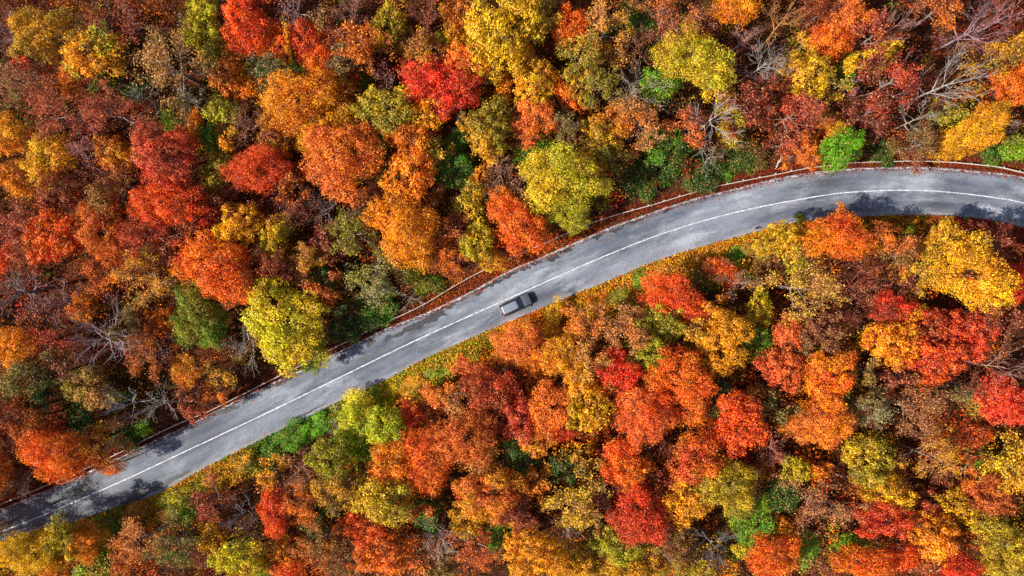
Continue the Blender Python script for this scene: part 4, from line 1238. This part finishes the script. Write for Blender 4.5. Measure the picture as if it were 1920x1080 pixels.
X = Xc[w] + P[:, 0]; Y = Yc[w] + P[:, 1]; Z = ground_z(X, Y) + np.maximum(.1, hc[w] + P[:, 2] * .8)
q = rg.random((n, 1)) ** .8
q = np.where(bare_near[:, None], np.minimum(q, .5), q); cb = np.where(bare_near[:, None], cb * .6, cb)
cm_ = (cb * (1 - q) + q * np.where((Yc > -px_line(Xc))[:, None], pick(['rust', 'redr', 'maroon', 'pinkr', 'brown', 'rustl', 'oliveb', 'green'], n, rg), pick(['rust', 'orange', 'rustl', 'redr', 'gold', 'tan', 'green', 'verm'], n, rg))) * .9
cols = np.clip(cm_[w] * rg.uniform(.55, 1.4, (len(w), 1)), 0, 1)
litter('undergrowth', X, Y, Z, cols, rg.uniform(.17, .36, len(X)), rg, up=.4, label='tangled rust and olive scrub filling the gaps between the trees', cat='undergrowth')

# valley verge: a low band of yellow, orange and green herbs under the road
n = 120000
pxv = rg.uniform(-60, 1980, n); t = rg.random(n) ** 1.15
width = np.interp(pxv, [0, 250, 480, 620, 700, 850, 1000, 1200, 1400, 1500, 1620, 1920], [60, 56, 60, 44, 56, 58, 66, 80, 72, 34, 30, 40])
pyv = ycurve(lo, pxv) - 1.5 + rg.normal(0, 1.2, n) + t * width
X, Y = (pxv - 960) * K, -(pyv - 540) * K
cols = np.zeros((n, 3))
zones = [(-60, 150, ['yellow', 'oliveg', 'gold']), (150, 260, ['gold', 'tan', 'rustl', 'green2', 'oliveg']), (260, 470, ['yellow', 'gold', 'tan', 'oliveg', 'gold']),
         (470, 610, ['green', 'green2', 'green', 'dgreen']), (610, 640, ['tan', 'greyt', 'lime']), (640, 760, ['yellow', 'lime2', 'oliveg', 'yellow', 'lime']), (760, 930, ['gold', 'yellow', 'yellow', 'tan', 'oliveg', 'lime']),
         (930, 1040, ['orange', 'salmon', 'rustl', 'gold']), (1040, 1150, ['gold', 'yellow', 'tan', 'orange', 'oliveg']), (1150, 1420, ['yellow', 'gold', 'tan', 'rustl', 'gold']),
         (1420, 1600, ['amber', 'gold', 'rustl', 'oliveg']), (1600, 1760, ['rust', 'gold', 'maroon', 'oliveg']), (1760, 1990, ['rust', 'maroon', 'redr', 'brown'])]
pj = pxv + rg.normal(0, 22, n)
for a_, b_, c_ in zones:
    m_ = (pj >= a_) & (pj < b_)
    cols[m_] = pick(c_, m_.sum(), rg, .4)
cols[(pj < -60) | (pj >= 1990)] = COL['rust']
sp = soft(X, Y, .9, 9)
g_ = (sp > .38) & (rg.random(n) < .6)
cols[g_] = pick(['oliveg', 'green', 'lime'], g_.sum(), rg, .4)
hgt = np.clip(.25 + .9 * np.clip(soft(X, Y, 1.6, 5) + .25, 0, 1) * np.clip(t * 3, 0, 1), 0, 1.4)
Z = ground_z(X, Y) + .05 + rg.random(n) * hgt
litter('verge_herbs', X, Y, Z, cols, rg.uniform(.12, .30, n), rg, up=.5, label='low yellow orange and green herbs along the lower edge of the road', cat='ground cover')

# guardrail shoulder: rust red leaves blown against the kerb
n = 42000
pxs = rg.uniform(-60, 1980, n); t = rg.random(n)
y0 = ycurve(uc, pxs); y1 = ycurve(rc, pxs) - 12
edge = 2.5 * np.sin(pxs * .13) + 2 * np.sin(pxs * .31 + 2)
pys = y0 + 1.5 + edge * .5 - (y0 + 1.5 - y1) * t ** .9
spill = rg.random(n) < .06
pys[spill] = (y0 + np.abs(rg.normal(0, 4.0, n)))[spill]
X, Y = (pxs - 960) * K, -(pys - 540) * K
zr = np.where(pys > y0 - 1, crown_z(pxs, pys), ground_z(X, Y) + .05)
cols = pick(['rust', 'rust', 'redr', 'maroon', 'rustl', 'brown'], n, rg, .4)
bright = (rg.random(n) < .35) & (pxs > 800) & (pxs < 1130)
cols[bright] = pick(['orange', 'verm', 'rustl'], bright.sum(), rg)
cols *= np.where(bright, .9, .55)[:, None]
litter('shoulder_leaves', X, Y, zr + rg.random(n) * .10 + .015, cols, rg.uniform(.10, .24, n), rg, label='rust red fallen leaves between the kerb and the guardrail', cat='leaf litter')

n = 2600
pxs = rg.uniform(-40, 1960, n); up_ = rg.random(n) < .45
dd = np.abs(rg.normal(0, 9, n)) * (1 + 1.2 * np.clip(np.sin(pxs * .021) + np.sin(pxs * .047 + 1), 0, 2))
pys = np.where(up_, ycurve(uc, pxs) + 3 + dd, ycurve(lo, pxs) - 2 - dd)
X, Y = (pxs - 960) * K, -(pys - 540) * K
litter('blown_leaves', X, Y, crown_z(pxs, pys) + .02 + rg.random(n) * .02, pick(['rust', 'rustl', 'gold', 'tan', 'brown'], n, rg, .4), rg.uniform(.07, .15, n), rg, up=2.0,
       label='scattered dry leaves blown along the edges of the asphalt', cat='leaf litter')

# the forest goes on past the frame: a far mass of crowns
n = 620
A_ = rg.uniform(0, 2 * np.pi, n); Rr = rg.uniform(0, 1, n)
Xc = rg.uniform(-150, 150, n * 3); Yc = rg.uniform(-110, 110, n * 3)
px, py = to_px(Xc, Yc)
ok = ((np.abs(Xc) > 83) | (np.abs(Yc) > 50)) & (((ycurve(uc, px) - py) > 75) | ((py - ycurve(lo, px)) > 70))
Xc, Yc = Xc[ok], Yc[ok]; n = len(Xc)
cr = rg.uniform(2.6, 5.2, n); ch = rg.uniform(5, 9, n)
per = (cr ** 2 * 13).astype(int)
w = np.repeat(np.arange(n), per)
d = rg.normal(size=(len(w), 3)); d[:, 2] = d[:, 2] * .8 + .35; d /= np.linalg.norm(d, axis=1, keepdims=True)
lump = 1 + .25 * np.sin(d[:, 0] * 6 + w) * np.sin(d[:, 1] * 5 + 2 * w)
P = d * (cr[w] * rg.uniform(.7, 1.0, len(w)) * lump)[:, None]
X = Xc[w] + P[:, 0]; Y = Yc[w] + P[:, 1]
cb = pick(['rust', 'rustl', 'orange', 'verm', 'gold', 'oliveb', 'maroon', 'amber', 'brown', 'yellow', 'redr', 'green'], n, rg)
litter('distant_forest', X, Y, ground_z(X, Y) + ch[w] + P[:, 2] * .8, np.clip(cb[w] * rg.uniform(.5, 1.3, (len(w), 1)), 0, 1), rg.uniform(.45, .85, len(w)), rg, up=.4,
       label='mass of autumn crowns continuing past the edges of the view', cat='forest')
# ---------------------------------------------------------------- guardrail
gr = root('guardrail', (0, 0, 0), label='long pale steel guardrail following the upper edge of the road', category='guardrail')
def arc_points(curve, x0, x1, step):
    px = np.arange(x0, x1, 1.0); py = ycurve(curve, px)
    P = np.stack([(px - 960) * K, -(py - 540) * K], 1)
    L = np.concatenate([[0], np.cumsum(np.hypot(*np.diff(P, axis=0).T))])
    s = np.arange(0, L[-1], step)
    return np.column_stack([np.interp(s, L, P[:, 0]), np.interp(s, L, P[:, 1])])
RZ = 0.78
def rail_scale(P, z): return P * (H - z) / H
ctrl = rail_scale(arc_points(rc, -180, 2080, 0.6), RZ)
Tn = np.gradient(ctrl, axis=0); Tn /= np.linalg.norm(Tn, axis=1, keepdims=True)
Nn = np.stack([-Tn[:, 1], Tn[:, 0]], 1)          # points away from the road
prof = [(0.00, 0.00), (-0.055, -0.03), (-0.055, -0.10), (0.0, -0.15), (-0.055, -0.20), (-0.055, -0.27), (0.0, -0.31), (0.03, -0.31), (0.03, -0.15), (0.05, 0.0)]
gz = ground_z(ctrl[:, 0], ctrl[:, 1])
wave = 0.02 * np.sin(np.arange(len(ctrl)) * .21) + 0.012 * np.sin(np.arange(len(ctrl)) * .53)
Vg = np.concatenate([np.column_stack([ctrl + Nn * (a_ + wave[:, None]), gz + RZ + b_ + 0.05]) for a_, b_ in prof])
k = len(ctrl); i = np.arange(k - 1); q = len(prof)
Fg = np.concatenate([np.stack([i + a_ * k, i + 1 + a_ * k, i + 1 + ((a_ + 1) % q) * k, i + ((a_ + 1) % q) * k], 1) for a_ in range(q)])
put('rail_beam', mesh_from('rail_beam', Vg, Fg, MAT['rail']), gr)

def box(x0, x1, y0, y1, z0, z1):
    v = [(x0, y0, z0), (x1, y0, z0), (x1, y1, z0), (x0, y1, z0), (x0, y0, z1), (x1, y0, z1), (x1, y1, z1), (x0, y1, z1)]
    f = [(3, 2, 1, 0), (4, 5, 6, 7), (0, 1, 5, 4), (1, 2, 6, 5), (2, 3, 7, 6), (3, 0, 4, 7)]
    return v, f
def join(*parts):
    V, F = [], []
    for v, f in parts:
        n = len(V); V += list(v); F += [tuple(i + n for i in q) for q in f]
    return V, F
pv, pf = join(box(-.055, .055, .05, .17, -.5, .80), box(-.06, .06, .045, .19, .80, .84), box(-.05, .05, -.01, .05, .50, .72))
pm = mesh_from('guardrail_post', pv, pf, MAT['post'])
pp = rail_scale(arc_points(rc, -180, 2080, 2.4), RZ)
for j in range(len(pp)):
    d = pp[min(j + 1, len(pp) - 1)] - pp[max(j - 1, 0)]
    o = put('post', pm, gr)
    o.location = (pp[j][0], pp[j][1], float(ground_z(pp[j][0], pp[j][1])) + .02)
    o.rotation_euler = (random.gauss(0, .02), random.gauss(0, .02), math.atan2(d[1], d[0]))

# ---------------------------------------------------------------- pale broken stake behind the guardrail
def limb_chain(pts, radii, k=6):
    Vs, Fs = [], []
    P = [np.array(p, float) for p in pts]
    for i_, p in enumerate(P):
        d = P[min(i_ + 1, len(P) - 1)] - P[max(i_ - 1, 0)]; d /= np.linalg.norm(d)
        u = np.cross(d, [0.2, 1, 0.1]); u /= np.linalg.norm(u); v = np.cross(d, u)
        for a_ in range(k):
            th = 2 * math.pi * a_ / k
            Vs.append(p + (u * math.cos(th) + v * math.sin(th)) * radii[i_])
    for i_ in range(len(P) - 1):
        for a_ in range(k):
            b_ = (a_ + 1) % k
            Fs.append((i_ * k + a_, i_ * k + b_, (i_ + 1) * k + b_, (i_ + 1) * k + a_))
    Fs.append(tuple(range(k - 1, -1, -1))); Fs.append(tuple(len(Vs) - k + a_ for a_ in range(k)))
    return [tuple(v) for v in Vs], Fs
sx, sy, _ = at(1454, 318, 0)
szz = float(ground_z(sx, sy))
st = root('wooden_stake', (sx, sy, szz), label='twisted whitish broken stake standing behind the guardrail by the thicket', category='stake')
put('shaft', mesh_from('shaft', *limb_chain([(0, 0, -.3), (-.03, .25, .6), (-.16, .75, 1.4), (-.05, 1.1, 2.1), (-.2, 1.55, 2.7)], [.055, .05, .06, .045, .02]), MAT['palewood']), st)
put('side_stub', mesh_from('side_stub', *limb_chain([(-.14, .7, 1.35), (.15, .95, 1.6), (.26, .9, 1.9)], [.03, .025, .015], 5), MAT['palewood']), st)
put('side_stub', mesh_from('side_stub', *limb_chain([(-.04, .3, .7), (-.36, .45, .9)], [.03, .015], 5), MAT['palewood']), st)

# ---------------------------------------------------------------- the car
cx_, cy_, _ = at(966.5, 571.5, .9)
e = 12
slope = math.atan2(-(ycurve(cc, 966 + e) - ycurve(cc, 966 - e)) , 2 * e)
car = root('car', (cx_, cy_, float(crown_z(np.array(966.0), np.array(574.0)))), slope + math.radians(1.0),
           label='dark grey estate car with sky reflection painted into its roof driving along the road', category='car')
def loft(sections, close=True):
    """sections: list of lists of points of equal length."""
    n = len(sections[0]); V = [p for s in sections for p in s]; F = []
    for i_ in range(len(sections) - 1):
        for j_ in range(n):
            k_ = (j_ + 1) % n
            F.append((i_ * n + j_, i_ * n + k_, (i_ + 1) * n + k_, (i_ + 1) * n + j_))
    if close:
        F.append(tuple(range(n - 1, -1, -1))); F.append(tuple(len(V) - n + j_ for j_ in range(n)))
    return V, F
def part(name, vf, mat, parent=None, smooth=False, bevel=0, sub=0):
    me = mesh_from(name, vf[0], vf[1], MAT[mat])
    o = put(name, me, parent or car)
    if bevel:
        b = o.modifiers.new('b', 'BEVEL'); b.width = bevel; b.segments = 2; b.limit_method = 'ANGLE'
    if sub:
        s = o.modifiers.new('s', 'SUBSURF'); s.levels = sub; s.render_levels = sub
    if smooth: me.polygons.foreach_set('use_smooth', [True] * len(me.polygons))
    return o
# lower body: stations from tail to nose (x, half width, bottom, shoulder, top)
ST = [(-2.36, .60, .48, .80, .92), (-2.30, .80, .32, .88, 1.02), (-2.05, .90, .25, .92, 1.06), (-1.45, .935, .22, .92, 1.06), (-.4, .93, .22, .90, 1.04), (.7, .93, .22, .88, 1.02),
      (1.15, .93, .22, .86, 1.00), (1.75, .90, .24, .80, .93), (2.12, .83, .28, .72, .84), (2.30, .70, .36, .62, .72), (2.37, .52, .42, .58, .64)]
def section(x, w, b, s, t):
    return [(x, -w * .90, b), (x, -w, b + .14), (x, -w, s - .12), (x, -w * .965, s), (x, -w * .86, t), (x, -w * .4, t + .025), (x, w * .4, t + .025), (x, w * .86, t), (x, w * .965, s), (x, w, s - .12), (x, w, b + .14), (x, w * .90, b)]
part('body', loft([section(*s) for s in ST]), 'paint', smooth=True, sub=1)
# cabin: rings at belt and roof
def ring(z, xr, xf, wr, wf, crn=.12):
    return [(xr, -wr + crn, z), (xr + crn * .7, -wr, z), (0.5 * (xr + xf), -(wr + wf) / 2 - .015, z), (xf - crn * .9, -wf, z), (xf, -wf + crn * 1.2, z),
            (xf + .04, 0, z), (xf, wf - crn * 1.2, z), (xf - crn * .9, wf, z), (0.5 * (xr + xf), (wr + wf) / 2 + .015, z), (xr + crn * .7, wr, z), (xr, wr - crn, z), (xr - .02, 0, z)]
part('cabin', loft([ring(.98, -2.22, 1.12, .80, .82), ring(1.30, -2.13, .68, .72, .74), ring(1.57, -1.98, .22, .57, .56), ring(1.62, -1.90, .12, .50, .50)]), 'trim', smooth=False)
def slab(ptsb, th):
    """A thin curved pane: a grid of four corners pushed outwards by th."""
    P = [np.array(p, float) for p in ptsb]
    nn = np.cross(P[1] - P[0], P[3] - P[0]); nn /= np.linalg.norm(nn)
    V = [tuple(p) for p in P] + [tuple(p + nn * th) for p in P]
    F = [(3, 2, 1, 0), (4, 5, 6, 7), (0, 1, 5, 4), (1, 2, 6, 5), (2, 3, 7, 6), (3, 0, 4, 7)]
    return V, F
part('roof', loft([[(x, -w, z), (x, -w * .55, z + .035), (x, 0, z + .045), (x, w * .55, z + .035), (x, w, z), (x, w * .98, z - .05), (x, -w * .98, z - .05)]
                   for x, w, z in [(-2.06, .53, 1.58), (-1.9, .57, 1.625), (-1.0, .585, 1.65), (-.1, .58, 1.635), (.24, .55, 1.60)]]), 'roof_sheen')
part('windscreen', slab([(1.10, -.70, 1.015), (1.10, .70, 1.015), (.26, .52, 1.59), (.26, -.52, 1.59)], .018), 'glass', bevel=.008)
part('rear_window', slab([(-2.235, .62, 1.06), (-2.235, -.62, 1.06), (-2.03, -.53, 1.55), (-2.03, .53, 1.55)], .015), 'glass')
for s in (-1, 1):
    for (xa, xb, ya, yb) in ((-2.02, -1.22, -1.86, -1.20), (-1.14, -.30, -1.12, -.34), (-.22, .78, -.26, .16)):
        c4 = [(xa, s * .800, 1.06), (xb, s * .812, 1.05), (yb, s * .60, 1.55), (ya, s * .60, 1.55)]
        if s > 0: c4 = [c4[1], c4[0], c4[3], c4[2]]
        part('side_window', slab(c4, .014), 'glass')
    part('door', slab([(-1.18, s * .931, .34), (-.26, s * .931, .34), (-.26, s * .918, .92), (-1.18, s * .918, .92)] if s < 0 else
                      [(-.26, s * .931, .34), (-1.18, s * .931, .34), (-1.18, s * .918, .92), (-.26, s * .918, .92)], .008), 'paint', bevel=.004)
    d2 = part('door', slab([(-.22, s * .931, .34), (.84, s * .931, .34), (.84, s * .918, .90), (-.22, s * .918, .90)] if s < 0 else
                      [(.84, s * .931, .34), (-.22, s * .931, .34), (-.22, s * .918, .90), (.84, s * .918, .90)], .008), 'paint', bevel=.004)
    part('handle', box(-.16, .04, s * .945 - .015, s * .945 + .015, .80, .83), 'trim', d2)
    mir = part('wing_mirror', loft([[(x, s * y0, z0), (x, s * y1, z0 - .01), (x, s * y1, z1), (x, s * y0, z1)] for x, y0, y1, z0, z1 in
                                    [(.66, .90, 1.06, 1.02, 1.14), (.74, .88, 1.10, .99, 1.16), (.86, .90, 1.04, 1.02, 1.12)]]), 'paint', bevel=.015)
    part('roof_rail', loft([[(x, s * .575, z), (x, s * .605, z), (x, s * .605, z + .03), (x, s * .575, z + .03)] for x, z in [(-1.85, 1.63), (-1.7, 1.675), (-.1, 1.68), (.05, 1.64)]]), 'trim')
    part('headlight', loft([[(x, s * (w - .20), z - .09), (x, s * w, z - .07), (x, s * w, z + .02), (x, s * (w - .2), z + .03)] for x, w, z in [(1.98, .84, .815), (2.16, .80, .77), (2.31, .68, .68)]]), 'lamp', bevel=.01)
    part('tail_light', loft([[(x, s * (w - .16), z0), (x, s * w, z0), (x, s * w, z1), (x, s * (w - .16), z1)] for x, w, z0, z1 in [(-2.36, .76, .74, .96), (-2.24, .87, .72, 1.0), (-2.05, .905, .80, .94)]]), 'redlamp')
part('bonnet', loft([[(x, -w, z), (x, -w * .5, z + .03), (x, 0, z + .04), (x, w * .5, z + .03), (x, w, z), (x, w, z - .03), (x, -w, z - .03)]
                     for x, w, z in [(1.10, .80, 1.050), (1.5, .80, 1.02), (1.85, .77, .955), (2.1, .70, .885), (2.26, .60, .82)]]), 'hoodpaint')
part('tailgate', slab([(-2.375, .55, .55), (-2.375, -.55, .55), (-2.30, -.60, 1.02), (-2.30, .60, 1.02)], .012), 'paint')
part('grille', box(2.33, 2.39, -.34, .34, .44, .58), 'trim', bevel=.01)
part('front_bumper', loft([[(x, -w, .26), (x, -w, .40), (x, w, .40), (x, w, .26)] for x, w in [(2.20, .78), (2.36, .62), (2.41, .40)]]), 'trim', bevel=.02)
part('rear_bumper', loft([[(x, -w, .32), (x, -w, .50), (x, w, .50), (x, w, .32)] for x, w in [(-2.43, .60), (-2.38, .78), (-2.24, .87)]]), 'paint', bevel=.02)
part('number_plate', box(-2.446, -2.43, -.26, .26, .37, .47), 'plate')
for s in (-1, 1):
    part('wiper', loft([[(1.13, s * .1 + .02, 1.045), (1.16, s * .1 + .02, 1.045), (1.16, s * .1 + .02, 1.06), (1.13, s * .1 + .02, 1.06)],
                        [(.86, s * .1 + .48, 1.22), (.88, s * .1 + .48, 1.22), (.88, s * .1 + .48, 1.235), (.86, s * .1 + .48, 1.235)]]), 'trim')
def disc(r0, r1, w, n=24):
    V, F = [], []
    prof_ = [(r0, -w), (r1 * .96, -w), (r1, -w * .7), (r1, w * .7), (r1 * .96, w), (r0, w)]
    for a_ in range(n):
        th = 2 * math.pi * a_ / n
        for r_, y_ in prof_: V.append((r_ * math.cos(th), y_, r_ * math.sin(th)))
    q_ = len(prof_)
    for a_ in range(n):
        b_ = (a_ + 1) % n
        for j_ in range(q_):
            k_ = (j_ + 1) % q_
            F.append((a_ * q_ + j_, a_ * q_ + k_, b_ * q_ + k_, b_ * q_ + j_))
    return V, F
tyre_m = mesh_from('tyre', *disc(.21, .335, .11), MAT['rubber'])
rv, rf = disc(.17, .215, .09)
for a_ in range(5):
    th = 2 * math.pi * a_ / 5
    for s in (-1, 1):
        v4 = [(.02 * math.cos(th + 1.57), s * .08, .02 * math.sin(th + 1.57)), (.02 * math.cos(th - 1.57), s * .08, .02 * math.sin(th - 1.57)),
              (.18 * math.cos(th - .12), s * .075, .18 * math.sin(th - .12)), (.18 * math.cos(th + .12), s * .075, .18 * math.sin(th + .12))]
        rv, rf = join((rv, rf), (v4, [(0, 1, 2, 3)]))
rim_m = mesh_from('rim', rv, rf, MAT['rim'])
for x in (-1.42, 1.38):
    for s in (-1, 1):
        w_ = root('wheel', (x, s * .835, .335)); w_.parent = car
        put('tyre', tyre_m, w_); put('rim', rim_m, w_)
